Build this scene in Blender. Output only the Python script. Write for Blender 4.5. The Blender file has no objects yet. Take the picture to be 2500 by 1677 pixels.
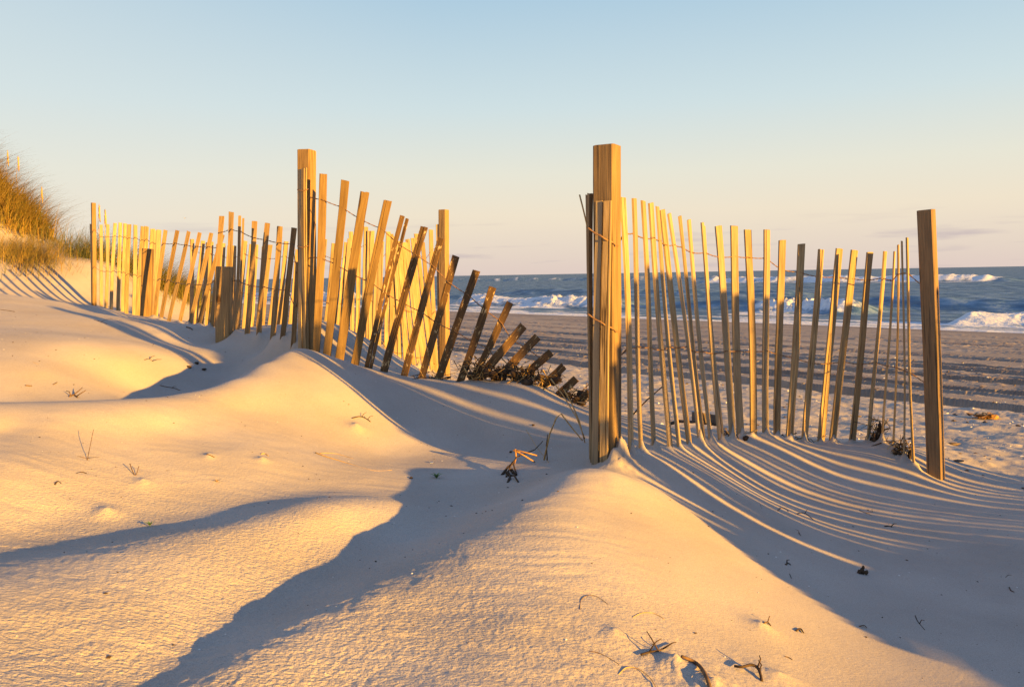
import bpy, math, random
import numpy as np
from mathutils import Vector, Matrix

random.seed(7)
RNG = np.random.default_rng(11)
scene = bpy.context.scene
COL = scene.collection

# ------------------------------------------------------------------ camera, sky, sun, exposure
W, H = 2500.0, 1677.0            # size of the photograph, the unit of the survey numbers below
LENS = 28.0
F = W * LENS / 36.0
HC = 1.75                        # camera height above the sea
PITCH, ROLL = math.radians(4.92), math.radians(0.97)
SUN_AZ, SUN_EL = math.radians(128.0), math.radians(7.7)   # azimuth clockwise from +Y

cam = bpy.data.cameras.new("camera")
cam.lens = LENS; cam.sensor_width = 36.0; cam.clip_start = 0.05; cam.clip_end = 30000
camo = bpy.data.objects.new("camera", cam); COL.objects.link(camo)
_rx = Matrix.Rotation(math.pi / 2 - PITCH, 4, 'X')
_rz = Matrix.Rotation(ROLL * -1.0, 4, 'Z')
CAM = Matrix.Translation((0, 0, HC)) @ _rx @ _rz
camo.matrix_world = CAM
scene.camera = camo
R3 = CAM.to_3x3()

SUNV = Vector((math.sin(SUN_AZ) * math.cos(SUN_EL), math.cos(SUN_AZ) * math.cos(SUN_EL), math.sin(SUN_EL)))
world = bpy.data.worlds.new("World"); scene.world = world; world.use_nodes = True
wt = world.node_tree; wt.nodes.clear()
w_out = wt.nodes.new("ShaderNodeOutputWorld"); w_bg = wt.nodes.new("ShaderNodeBackground")
SKY = [(-90, (.36, .36, .37)), (-2, (.70, .60, .55)), (0.0, (.75, .61, .55)), (1.6, (.80, .68, .57)), (4.0, (.88, .77, .60)), (7.0, (.81, .795, .675)),
       (11.5, (.63, .75, .775)), (18.5, (.43, .61, .745)), (35, (.20, .36, .66)), (90, (.09, .19, .54))]
def sn(typ, **kw):
    nd = wt.nodes.new(typ)
    for k, v in kw.items(): setattr(nd, k, v)
    return nd
w_tc = sn("ShaderNodeTexCoord"); w_sep = sn("ShaderNodeSeparateXYZ"); wt.links.new(w_tc.outputs["Generated"], w_sep.inputs[0])
w_as = sn("ShaderNodeMath", operation='ARCSINE'); wt.links.new(w_sep.outputs[2], w_as.inputs[0])
w_mr = sn("ShaderNodeMapRange"); w_mr.inputs[1].default_value = -math.pi / 2; w_mr.inputs[2].default_value = math.pi / 2
wt.links.new(w_as.outputs[0], w_mr.inputs[0])
w_rp = sn("ShaderNodeValToRGB"); cr_ = w_rp.color_ramp
while len(cr_.elements) < len(SKY): cr_.elements.new(.5)
for e_, (el, c_) in zip(cr_.elements, SKY): e_.position = (el + 90) / 180; e_.color = (*c_, 1)
wt.links.new(w_mr.outputs[0], w_rp.inputs[0])
# thin cloud bars low over the sea
w_map = sn("ShaderNodeMapping"); w_map.inputs["Scale"].default_value = (7, 7, 75); wt.links.new(w_tc.outputs["Generated"], w_map.inputs[0])
w_no = sn("ShaderNodeTexNoise"); w_no.inputs["Scale"].default_value = 1.0; w_no.inputs["Detail"].default_value = 5.0; wt.links.new(w_map.outputs[0], w_no.inputs["Vector"])
w_cr = sn("ShaderNodeMapRange"); w_cr.inputs[1].default_value = .56; w_cr.inputs[2].default_value = .74; wt.links.new(w_no.outputs[0], w_cr.inputs[0])
w_lo = sn("ShaderNodeMapRange"); w_lo.inputs[1].default_value = math.radians(4.6); w_lo.inputs[2].default_value = math.radians(2.2); wt.links.new(w_as.outputs[0], w_lo.inputs[0])
w_mu = sn("ShaderNodeMath", operation='MULTIPLY'); wt.links.new(w_cr.outputs[0], w_mu.inputs[0]); wt.links.new(w_lo.outputs[0], w_mu.inputs[1])
w_m2 = sn("ShaderNodeMath", operation='MULTIPLY'); wt.links.new(w_mu.outputs[0], w_m2.inputs[0]); w_m2.inputs[1].default_value = .75
w_mx = sn("ShaderNodeMixRGB"); wt.links.new(w_m2.outputs[0], w_mx.inputs[0]); wt.links.new(w_rp.outputs[0], w_mx.inputs[1]); w_mx.inputs[2].default_value = (.56, .47, .48, 1)
w_px = sn("ShaderNodeMapRange"); w_px.inputs[1].default_value = -.08; w_px.inputs[2].default_value = -.75; w_px.inputs[4].default_value = .42; wt.links.new(w_sep.outputs[0], w_px.inputs[0])
w_ml = sn("ShaderNodeMixRGB"); wt.links.new(w_px.outputs[0], w_ml.inputs[0]); wt.links.new(w_mx.outputs[0], w_ml.inputs[1]); w_ml.inputs[2].default_value = (.80, .82, .78, 1)
wt.links.new(w_ml.outputs[0], w_bg.inputs[0]); wt.links.new(w_bg.outputs[0], w_out.inputs[0])
w_bg.inputs[1].default_value = 0.29

sl = bpy.data.lights.new("sun", 'SUN'); sl.energy = 5.0; sl.angle = math.radians(0.6); sl.color = (1.0, 0.535, 0.074)
so = bpy.data.objects.new("sun", sl); COL.objects.link(so)
so.rotation_euler = SUNV.to_track_quat('Z', 'Y').to_euler()
so.location = (20, -14, 12)

vs = scene.view_settings
vs.view_transform = 'Standard'; vs.look = 'None'; vs.exposure = 1.78; vs.gamma = 1.0; vs.use_curve_mapping = False

# ------------------------------------------------------------------ survey helpers
def P(u, v, y):
    """World point seen at photograph pixel (u, v) at ground distance y ahead of the camera."""
    d = R3 @ Vector(((u - W / 2) / F, -(v - H / 2) / F, -1.0))
    d *= y / d.y
    return Vector((d.x, d.y, HC + d.z))

def PZ(u, v, z):
    """World point at height z seen at photograph pixel (u, v)."""
    p = P(u, v, 1.0)
    return P(u, v, (z - HC) / (p.z - HC))

def hash2(ix, iy, seed):
    n = (ix.astype(np.int64) * 374761393 + iy.astype(np.int64) * 668265263 + seed * 974634777) & 0xFFFFFFFF
    n = ((n ^ (n >> 13)) * 1274126177) & 0xFFFFFFFF
    n = (n ^ (n >> 16)) & 0xFFFF
    return n.astype(np.float32) / 65535.0

def vnoise(x, y, seed=0):
    ix = np.floor(x); iy = np.floor(y)
    fx = (x - ix).astype(np.float32); fy = (y - iy).astype(np.float32)
    fx = fx * fx * fx * (fx * (fx * 6 - 15) + 10); fy = fy * fy * fy * (fy * (fy * 6 - 15) + 10)
    a = hash2(ix, iy, seed); b = hash2(ix + 1, iy, seed); c = hash2(ix, iy + 1, seed); d = hash2(ix + 1, iy + 1, seed)
    return (a + (b - a) * fx + (c - a) * fy + (a - b - c + d) * fx * fy) * 2 - 1

def fbm(x, y, octs=4, seed=0, gain=0.5):
    s = 0; a = 1.0; ca, sa = 0.8, 0.6
    for o in range(octs):
        s = s + a * vnoise(x, y, seed + o * 17)
        x, y = (x * ca - y * sa) * 2.03 + 5.1, (x * sa + y * ca) * 2.03 + 1.7
        a *= gain
    return s

def sstep(a, b, x):
    t = np.clip((x - a) / (b - a), 0, 1)
    return t * t * (3 - 2 * t)

# ------------------------------------------------------------------ surveyed fence lines (u, v of slat top; u, v of slat foot; distance)
RIGHT = [(1520.5,482,1543,1105,3.35),(1545,485,1567,1102,3.5),(1568,491,1600,1099,3.65),(1589,496,1634,1099,3.8),
 (1603,505,1659,1095,3.93),(1615,513,1682,1089,4.05),(1635,521,1709,1082,4.17),(1657,528,1723,1087,4.27),(1681,537,1735,1080,4.35),
 (1715,544,1764,1082,4.45),(1752,552,1789.5,1076,4.55),(1791,552,1811,1069,4.62),(1827,561,1837,1064,4.68),(1871,561,1872,1064,4.72),
 (1909,586.6,1900,1069,4.76),(1957,596,1929,1075,4.8),(2004,609,1965.5,1080,4.8),(2047.6,607,2004,1082,4.82),(2087,611,2035,1080,4.82),
 (2126,616,2078.5,1083,4.82),(2159,614,2122,1079,4.78),(2182,614,2155,1085,4.7),(2193,598,2182,1099,4.6),(2204,589,2206,1128,4.5),
 (2212,581,2233,1143,4.42)]
LEAN = [(789,425,769,861,4.95,19),(843,441,795,867,4.92,20),(891,469,829.5,878,4.89,22),(947,490,868.5,890,4.86,20),(988,527,903,899,4.83,21),
 (1035,554,938,907.6,4.79,19),(1076,581,988,917.6,4.76,18),(1112.5,625,1029,923,4.73,18),(1163.5,661,1074,926.5,4.70,19),(1203,701,1119,934,4.67,19),
 (1245,738,1149.5,926,4.64,17),(1278,795,1162,929,4.61,21),(1313,822,1218,929,4.58,21),(1346,860,1272,929,4.54,20),(1376.5,893,1323,944,4.51,20),
 (1407,924,1366,965,4.48,19),(1438,957,1405,985,4.45,18)]
FRONT = [(541,528,514,799,6.15,13),(565,518,550,812,6.0,12),(589,527,575,809,5.85,13),(621,540,600.5,819,5.72,13),(653,545,634,822,5.6,13),
 (683,553,665.5,829.5,5.45,13),(718,556.5,690,829,5.3,13),(727,640,716,842,5.2,12),
 (404,562,377,776,7.4,9.5),(433,563,394,781,7.15,9.5),(460.5,565,412,787.5,6.95,9.5),(487,568,438,790,6.75,9.5),(516,569,461,794,6.55,10),
 (543,573,487,794,6.35,10)]
FARL = [(247,549,247,748.5,12.0),(263,548,258,752,11.6),(281,545,273,756.6,11.2),(294,544,288,760,10.8),(305.6,546,299,761,10.4),
 (316,548,310,766,10.0),(331,549.5,326,769,9.6),(349,553,338,774,9.2),(358,553,352,776,8.8),(373,559,366,777,8.5),(381,563,372,778,8.2),(388,561,380,779,7.9)]
BACK = [(469,584,466,790,9.5),(496,588,478,800,9.4),(516,590,505,800,9.3),(545,594,538,806,9.2),(572,600,566,812,9.1),(599,588,580,815,9.0),
 (626,597,615,822,8.95),(660,598,640,826,8.9),(699,590,672,835,8.85),(727,610,700,840,8.8),(794,584,770,850,8.7),(832,597,808,858,8.65),
 (846,592,818,862,8.6),(857,566,858,865,8.6),(894,554,886,868,8.6),(902,564,899,872,8.6),(909,564,906,876,8.6),(932,590,926,880,8.62),
 (948,566,944,886,8.65),(955,571,966,890,8.7),(966,577,990,894,8.7),(982,592,1012,900,8.75),(995,584,1037,906,8.8),(1016,571,1058,915,8.85),
 (1032,592,1064,920,8.9),(1052,561,1068,926,8.95),(1069,548,1075,930,9.0)]
_b = []
for _r in BACK:                      # the row is denser than every slat one can follow from top to foot
    if _b and 18 < _r[2] - _b[-1][2] < 60:
        _p = _b[-1]; _b.append(((_r[0] + _p[0]) / 2 + 2, (_r[1] + _p[1]) / 2 + 4, (_r[2] + _p[2]) / 2 - 2, (_r[3] + _p[3]) / 2, (_r[4] + _p[4]) / 2))
    _b.append(_r)
BACK = _b
# posts: name key, top u,v, foot u,v, distance, size, turn, rise above the lowest seen point
POSTS = {
 'main': (1484, 358, 1482, 1132, 3.30), 'right': (2262, 514, 2284, 1163, 4.40), 'left': (749, 368, 751, 858, 5.10),
 'far': (1084, 513, 1086, 930, 9.0), 'corner': (228, 496, 230, 748, 12.4), 'stub_a': (361, 608, 356, 779, 7.6), 'stub_b': (550, 652, 549, 832, 5.9)}

# ------------------------------------------------------------------ terrain height
NX, NY = 0.754, 0.657            # towards the sea
DX, DY = 0.657, -0.754           # along the shore, to the right
SHORE = 24.0
def shore_c(x, y): return NX * x + NY * y
def shore_t(x, y): return DX * x + DY * y

def z_far(x, y):
    c = shore_c(x, y); t = shore_t(x, y)
    z = 0.56 - 0.56 * (c - 4.6) / (SHORE - 4.6)
    z = np.where(c < 4.6, 0.56 + 0.10 * sstep(4.6, -3, c), z)
    z = np.where(c > SHORE, -0.030 * (c - SHORE), z)
    z = np.maximum(z, -2.5)
    dune = 1.7 * sstep(7.2, 3.6, c) * sstep(-11.8, -16.0, t) + 3.0 * sstep(5.2, 1.0, c) * sstep(-16.0, -21, t)
    land = 2.2 * sstep(-8, -30, c) * sstep(2.0, -10.0, t)
    return z + dune + land

CTRL = []
for l in (RIGHT, LEAN, FRONT, FARL, BACK):
    for r in l: CTRL.append((r[2], r[3], r[4]))
for k, r in POSTS.items():
    if k not in ('left', 'stub_a'): CTRL.append((r[2], r[3], r[4]))
CTRL += [
 (1520,1160,3.02),
 # right basin
 (1640,1180,3.22),(1750,1290,2.80),(1900,1200,3.97),(1760,1120,4.12),(2050,1150,4.40),(2000,1300,3.30),(2000,1400,2.72),
 (2100,1550,2.13),(2100,1677,1.77),(1850,1500,2.06),(2330,1186,4.30),(2500,1222,4.02),(2400,1300,3.42),(2500,1400,2.90),
 (2500,1560,2.26),(2500,1677,1.90),
 # hump: foot, face, crest
 (300,1150,2.71),(600,1100,3.12),(0,1150,2.47),(150,1150,2.58),
 (800,960,4.02),(700,980,3.82),(600,1000,3.63),(400,1050,3.18),(1000,1000,4.2),(1200,1000,4.2),(1330,1010,4.1),(900,990,4.08),(250,1050,3.0),(0,1050,2.85),
 (728,850,4.6),(850,884,4.62),(790,868,4.74),(920,914,4.62),
 (1000,930,4.58),(1100,940,4.52),(1200,945,4.46),(1300,955,4.38),
 # hollow behind it, middle ridge, upper bank
 (420,930,4.85),(500,915,5.1),(560,900,5.3),(330,945,4.6),(650,856,5.5),
 (480,814,6.0),(400,808,5.95),(200,815,5.3),(0,810,4.9),(300,880,4.75),(100,900,4.15),(420,870,5.15),
 (540,808,6.2),(150,760,6.3),(0,760,5.9),(0,716,7.0),(-150,700,7.2),(215,747,7.3),(330,778,7.2),(100,731,7.2),
]
EXTRA = [  # world x, y, z: ground beside and behind the camera, and the low ridge that stands outside the frame to the right
 (0,0.6,0.98),(-0.6,0.8,1.02),(0.7,0.9,0.92),(1.2,0.9,0.88),(0,-1.5,0.98),(-2,0,1.05),(-3,3,1.20),(-4.5,4,1.28),(-6,6.5,1.35),(-2.6,1.4,1.10),(-4,-2,1.0),
 (2.3,3.0,0.62),(3.0,4.6,0.54),(4.0,5.5,0.50),(2.6,5.6,0.52),(1.5,6.2,0.55),(0.6,6.2,0.58),(1.0,5.4,0.66),(0.2,5.2,0.80),(-0.3,6.2,0.72),(-1.3,7.2,0.75),(0.5,7.6,0.53),(-1,10.5,0.52),
 (-4.5,11.5,0.95),(-3,12,0.60),
]
# the mound before the tall post, the two low ridges that run towards the camera and their lee sides: (u, v) in 2338ths of the width, height
CTRZ = [(1310,1080,1.045),(1350,1076,1.045),(1400,1079,1.03),(1200,1150,1.035),(1050,1240,1.012),(850,1350,1.01),(700,1410,1.008),(560,1490,1.017),(400,1568,1.02),
 (1400,1160,.985),(1400,1280,.97),(1400,1420,.955),(1200,1300,1.0),(1200,1420,.985),(1000,1400,.995),(1000,1520,.985),(1400,1568,.945),(1000,1568,.985),(750,1568,.99),
 (1600,1400,.89),(1600,1568,.90),(1580,1240,.89),
 (890,1140,.955),(800,1220,.957),(700,1310,.955),(600,1400,.966),(480,1480,.985),(330,1568,1.005),
 (1120,1150,.925),(970,1220,.93),(1000,1120,.915),(840,1270,.945),(1100,1060,.915),(1200,1050,.92),(950,1060,.92),(1250,1000,.95),(890,1040,.935),(1100,1000,.935),
 (880,1142,.978),(780,1160,1.006),(700,1180,1.024),(500,1212,1.048),(300,1262,1.075),(100,1320,1.092),(0,1348,1.105),
 (850,1090,.955),(700,1125,.978),(560,1155,.994),(400,1192,1.008),(200,1200,1.03),(50,1215,1.045),
 (800,1120,.958),(450,1200,1.01),(250,1225,1.03),(100,1260,1.048),
 (600,1300,.99),(400,1360,1.03),(300,1450,1.035),(100,1480,1.06),(0,1568,1.075),(250,1568,1.025),(700,1240,.985)]
HUMP = [(728,850,4.6),(690,866,4.45),(640,890,4.22),(560,930,3.90),(480,958,3.66),(390,974,3.45),(300,982,3.30),(150,987,3.14),(0,990,3.04),(-150,992,2.95)]
for c_ in HUMP:
    q_ = P(*c_)
    CTRL.append(c_)
    for k_, d_ in ((.25, .035), (.6, .115)):
        a_ = q_ + Vector((-.35 * k_, .94 * k_, 0)); EXTRA.append((a_.x, a_.y, q_.z - d_ * (1.25 if c_[0] > 400 else .8)))
    a_ = q_ + Vector((.07, -.19, 0)); EXTRA.append((a_.x, a_.y, q_.z - .035))
for c_ in ((-150,700,7.2),(0,716,7.0),(100,731,7.2),(215,747,7.3)):   # the bank falls away behind its edge
    q_ = P(*c_)
    for k_, d_ in ((.5, .09), (1.2, .13)): EXTRA.append((q_.x - .2 * k_, q_.y + k_, q_.z - d_))
pts = [P(*c) for c in CTRL] + [PZ(u * W / 2338, v * W / 2338, z) for u, v, z in CTRZ]
cx = np.array([p.x for p in pts] + [e[0] for e in EXTRA]); cy = np.array([p.y for p in pts] + [e[1] for e in EXTRA])
cz = np.array([p.z for p in pts] + [e[2] for e in EXTRA])
# the ridge outside the frame: surveyed from where its shadow has to end
SH = np.array([math.sin(SUN_AZ), math.cos(SUN_AZ)])
def SP(s, p):
    return SH * s + np.array([-SH[1], SH[0]]) * p
RIDGE = [(*SP(2.0, p), z) for p, z in ((0.6,.86),(1.2,.88),(1.7,.96),(2.0,1.0),(2.3,1.03),(2.7,1.02),(3.1,1.01),(3.5,.96),(3.9,.90),(4.3,.80),(4.8,.75),(5.4,.68))]
cx = np.append(cx, [r[0] for r in RIDGE]); cy = np.append(cy, [r[1] for r in RIDGE]); cz = np.append(cz, [r[2] for r in RIDGE])
for r in RIDGE:      # its two feet
    for k, zz in ((-0.8, 0.74), (1.0, 0.62)):
        cx = np.append(cx, r[0] + k); cy = np.append(cy, r[1] - 0.3 * k); cz = np.append(cz, zz)
anch = [(x, y) for x in np.arange(-16, 17, 4.0) for y in (-9.0, -5.5)] + [(x, y) for x in (-16, -12, 8, 12, 16) for y in np.arange(-3, 17, 3.0)] \
     + [(x, 16.5) for x in np.arange(-8, 9, 3.0)] + [(x, 13.5) for x in np.arange(0, 9, 3.0)] + [(3.5, 10.0), (5.5, 8.0), (6, 3), (6, 0)]
ax = np.array([a[0] for a in anch]); ay = np.array([a[1] for a in anch])
cz = np.concatenate([cz, z_far(ax, ay)]); cx = np.concatenate([cx, ax]); cy = np.concatenate([cy, ay])
res = cz - z_far(cx, cy)
def tps(r2): return 0.5 * r2 * np.log(r2 + 1e-9)
n = len(cx)
A = np.zeros((n + 3, n + 3))
A[:n, :n] = tps((cx[:, None] - cx) ** 2 + (cy[:, None] - cy) ** 2) + np.eye(n) * 0.0010
A[:n, n] = A[n, :n] = 1; A[:n, n + 1] = A[n + 1, :n] = cx; A[:n, n + 2] = A[n + 2, :n] = cy
SOL = np.linalg.solve(A, np.concatenate([res, [0, 0, 0]]))

FEET = []        # (x, y, amplitude, radius) of the small cones of sand held by slat feet
RUTS = [(8.6,.42,.125),(9.22,.20,.05),(9.62,.30,.085),(10.55,.40,.085),(10.85,.16,.035),(11.75,.38,.085),(12.05,.18,.04),(12.42,.28,.055),(13.9,.45,.045),(14.25,.2,.025),(15.6,.3,.018),(16.0,.22,.022),(17.6,.5,.018),(19.2,.3,.01),(21.8,.5,.02)]

def height(x, y, detail=True):
    x = np.asarray(x, float); y = np.asarray(y, float); sh = x.shape
    x = x.ravel(); y = y.ravel()
    z = z_far(x, y)
    m = (x > -16) & (x < 16) & (y > -9) & (y < 16.5)
    idx = np.nonzero(m)[0]
    for i in range(0, len(idx), 20000):
        j = idx[i:i + 20000]
        xx = x[j]; yy = y[j]
        k = tps((xx[:, None] - cx) ** 2 + (yy[:, None] - cy) ** 2)
        r = k @ SOL[:n] + SOL[n] + SOL[n + 1] * xx + SOL[n + 2] * yy
        win = sstep(16, 11, np.abs(xx)) * sstep(16.5, 13.0, yy) * sstep(-9, -5, yy)
        z[j] += r * win
    for fx, fy, a, rad in FEET:
        j = np.nonzero((np.abs(x - fx) < 3 * rad) & (np.abs(y - fy) < 3 * rad))[0]
        if len(j):
            d = np.hypot(x[j] - fx, y[j] - fy) / rad
            z[j] += a * np.exp(-d * 1.6) * (1 + (0.40 * vnoise(x[j] * 45, y[j] * 45, 3) + .25 * vnoise(x[j] * 110, y[j] * 110, 4)) * (1.0 if a > .06 else .3))
    if detail:
        c = shore_c(x, y); t = shore_t(x, y)
        # dry sand: soft undulation, wind ripples and a lumpy crust
        dry = sstep(5.2, 4.2, c)
        wx = x + 0.05 * vnoise(x * 4, y * 4, 31); wy = y + 0.05 * vnoise(x * 4, y * 4, 32)
        z += dry * 0.0026 * fbm(x * 3.1, y * 3.1, 3, 5)
        rip = vnoise(wx * 12 + 3, wy * 42, 41)
        ripm = np.clip(0.45 + 0.7 * vnoise(x * 1.3, y * 1.3, 44), 0.08, 1)
        near = sstep(4.5, 2.2, y)
        z += dry * ripm * near * 0.0024 * rip
        crm = sstep(0.9, -0.5, x + 0.35 * (y - 1.5)) * sstep(3.2, 1.7, y)
        cr = vnoise(wx * 62, wy * 82, 51) + 0.6 * vnoise(wx * 120, wy * 150, 52)
        z += dry * (0.10 + 0.9 * crm) * near * 0.0011 * cr
        lump = np.maximum(0, vnoise(x * 9, y * 9, 61) - 0.62) / 0.38
        z += dry * 0.003 * lump * sstep(0.0, 0.6, vnoise(x * 0.9, y * 0.9, 62) + 0.2) * sstep(5.5, 3.5, y)
        # trampled dry beach
        b = sstep(4.4, 5.4, c) * sstep(9.0, 7.8, c) * sstep(-14, -10, t)
        f = fbm(t * 3.0, c * 5.0, 4, 71, 0.6)
        z += b * (0.012 * f + 0.022 * np.maximum(0, vnoise(t * 7, c * 9, 75) - 0.45))
        # wheel ruts along the beach, broken clods beside them
        wob = 0.10 * vnoise(t * 0.35, c * 0.2, 81) + 0.03 * vnoise(t * 1.8, c * 0.5, 82)
        tr = sstep(-60, -40, t) * (c > 7.5) * (c < 23)
        jj = np.nonzero(tr > 0)[0]
        cc = c[jj] + wob[jj]; add = np.zeros(len(jj))
        chunk = fbm(t[jj] * 2.6, cc * 9.0, 4, 91, 0.62); patch = np.clip(.55 + .8 * vnoise(t[jj] * .5, cc * 1.3, 95), .1, 1.3)
        for n_, (rc, rw, rd) in enumerate(RUTS):
            edge = rc + .09 * vnoise(t[jj] * .28, cc * 0 + n_, 96) + .035 * vnoise(t[jj] * 1.1, cc * 0 + n_, 97) + .022 * vnoise(t[jj] * 5.0, cc * 0 + n_, 98) + .012 * vnoise(t[jj] * 13.0, cc * 0 + n_, 94)
            q = (cc - edge)
            hgt = rd * (.9 + .3 * vnoise(t[jj] * .5, cc * 0 + 3 * n_, 99) + .12 * chunk)
            add += np.where(q < 0, -hgt * sstep(-rw, -.25 * rw, q) * sstep(.02, -.045, q), .22 * hgt * np.exp(-np.maximum(q, 0) / .12))
        z[jj] += (add + 0.005 * chunk * patch + 0.040 * np.maximum(0, vnoise(t[jj] * 9, cc * 15, 93) - .40) * patch) * sstep(22.6, 20.5, cc) * sstep(7.5, 8.2, cc)
    return z.reshape(sh)

def ground(x, y): return float(height(np.array([x]), np.array([y]), False)[0])

# ------------------------------------------------------------------ materials
def mat(name):
    m = bpy.data.materials.new(name); m.use_nodes = True
    nt = m.node_tree; b = nt.nodes["Principled BSDF"]
    return m, nt, b
def N(nt, typ, **kw):
    nd = nt.nodes.new(typ)
    for k, v in kw.items():
        if k.startswith('i_'):
            key = k[2:]; nd.inputs[int(key) if key.isdigit() else key].default_value = v
        else: setattr(nd, k, v)
    return nd
def ramp(nt, fac, stops):
    r = nt.nodes.new("ShaderNodeValToRGB"); cr = r.color_ramp
    while len(cr.elements) < len(stops): cr.elements.new(0.5)
    for e, (p, c) in zip(cr.elements, stops): e.position = p; e.color = (*c, 1)
    nt.links.new(fac, r.inputs[0]); return r

def sand_material():
    m, nt, b = mat("sand")
    geo = N(nt, "ShaderNodeNewGeometry")
    wet = N(nt, "ShaderNodeAttribute", attribute_name="damp")
    n1 = N(nt, "ShaderNodeTexNoise", i_Scale=2.2, i_Detail=5.0); n2 = N(nt, "ShaderNodeTexNoise", i_Scale=420.0, i_Detail=2.0)
    n3 = N(nt, "ShaderNodeTexNoise", i_Scale=90.0, i_Detail=4.0)
    for q in (n1, n2, n3): nt.links.new(geo.outputs["Position"], q.inputs["Vector"])
    dry = ramp(nt, n1.outputs[0], [(0.3, (0.365, 0.31, 0.265)), (0.7, (0.445, 0.385, 0.335))])
    gr = ramp(nt, n2.outputs[0], [(0.30, (0.72, 0.70, 0.68)), (0.5, (1, 1, 1)), (0.72, (1.12, 1.12, 1.12))])
    mul = N(nt, "ShaderNodeMixRGB", blend_type='MULTIPLY', i_0=1.0)
    nt.links.new(dry.outputs[0], mul.inputs[1]); nt.links.new(gr.outputs[0], mul.inputs[2])
    wetc = ramp(nt, n1.outputs[0], [(0.35, (0.13, 0.085, 0.06)), (0.65, (0.19, 0.13, 0.09))])
    mx = N(nt, "ShaderNodeMixRGB"); nt.links.new(wet.outputs["Fac"], mx.inputs[0])
    nt.links.new(mul.outputs[0], mx.inputs[1]); nt.links.new(wetc.outputs[0], mx.inputs[2])
    nt.links.new(mx.outputs[0], b.inputs["Base Color"])
    rg = N(nt, "ShaderNodeMapRange"); rg.inputs["To Min"].default_value = 0.95; rg.inputs["To Max"].default_value = 0.55
    nt.links.new(wet.outputs["Fac"], rg.inputs[0]); nt.links.new(rg.outputs[0], b.inputs["Roughness"])
    b.inputs["Specular IOR Level"].default_value = 0.25
    cru = N(nt, "ShaderNodeAttribute", attribute_name="crust")
    mpc = N(nt, "ShaderNodeMapping"); mpc.inputs["Scale"].default_value = (85, 125, 100); nt.links.new(geo.outputs["Position"], mpc.inputs[0])
    n4 = N(nt, "ShaderNodeTexNoise", i_Scale=1.0, i_Detail=3.0, i_Roughness=0.55); nt.links.new(mpc.outputs[0], n4.inputs["Vector"])
    bp0 = N(nt, "ShaderNodeBump", i_Strength=1.0, i_Distance=0.008)
    m4 = N(nt, "ShaderNodeMath", operation='MULTIPLY'); nt.links.new(n4.outputs[0], m4.inputs[0]); nt.links.new(cru.outputs["Fac"], m4.inputs[1])
    nt.links.new(m4.outputs[0], bp0.inputs["Height"])
    bp = N(nt, "ShaderNodeBump", i_Strength=0.35, i_Distance=0.0012); nt.links.new(bp0.outputs[0], bp.inputs["Normal"])
    ad = N(nt, "ShaderNodeMath", operation='ADD'); nt.links.new(n2.outputs[0], ad.inputs[0]); nt.links.new(n3.outputs[0], ad.inputs[1])
    nt.links.new(ad.outputs[0], bp.inputs["Height"]); nt.links.new(bp.outputs[0], b.inputs["Normal"])
    return m

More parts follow.
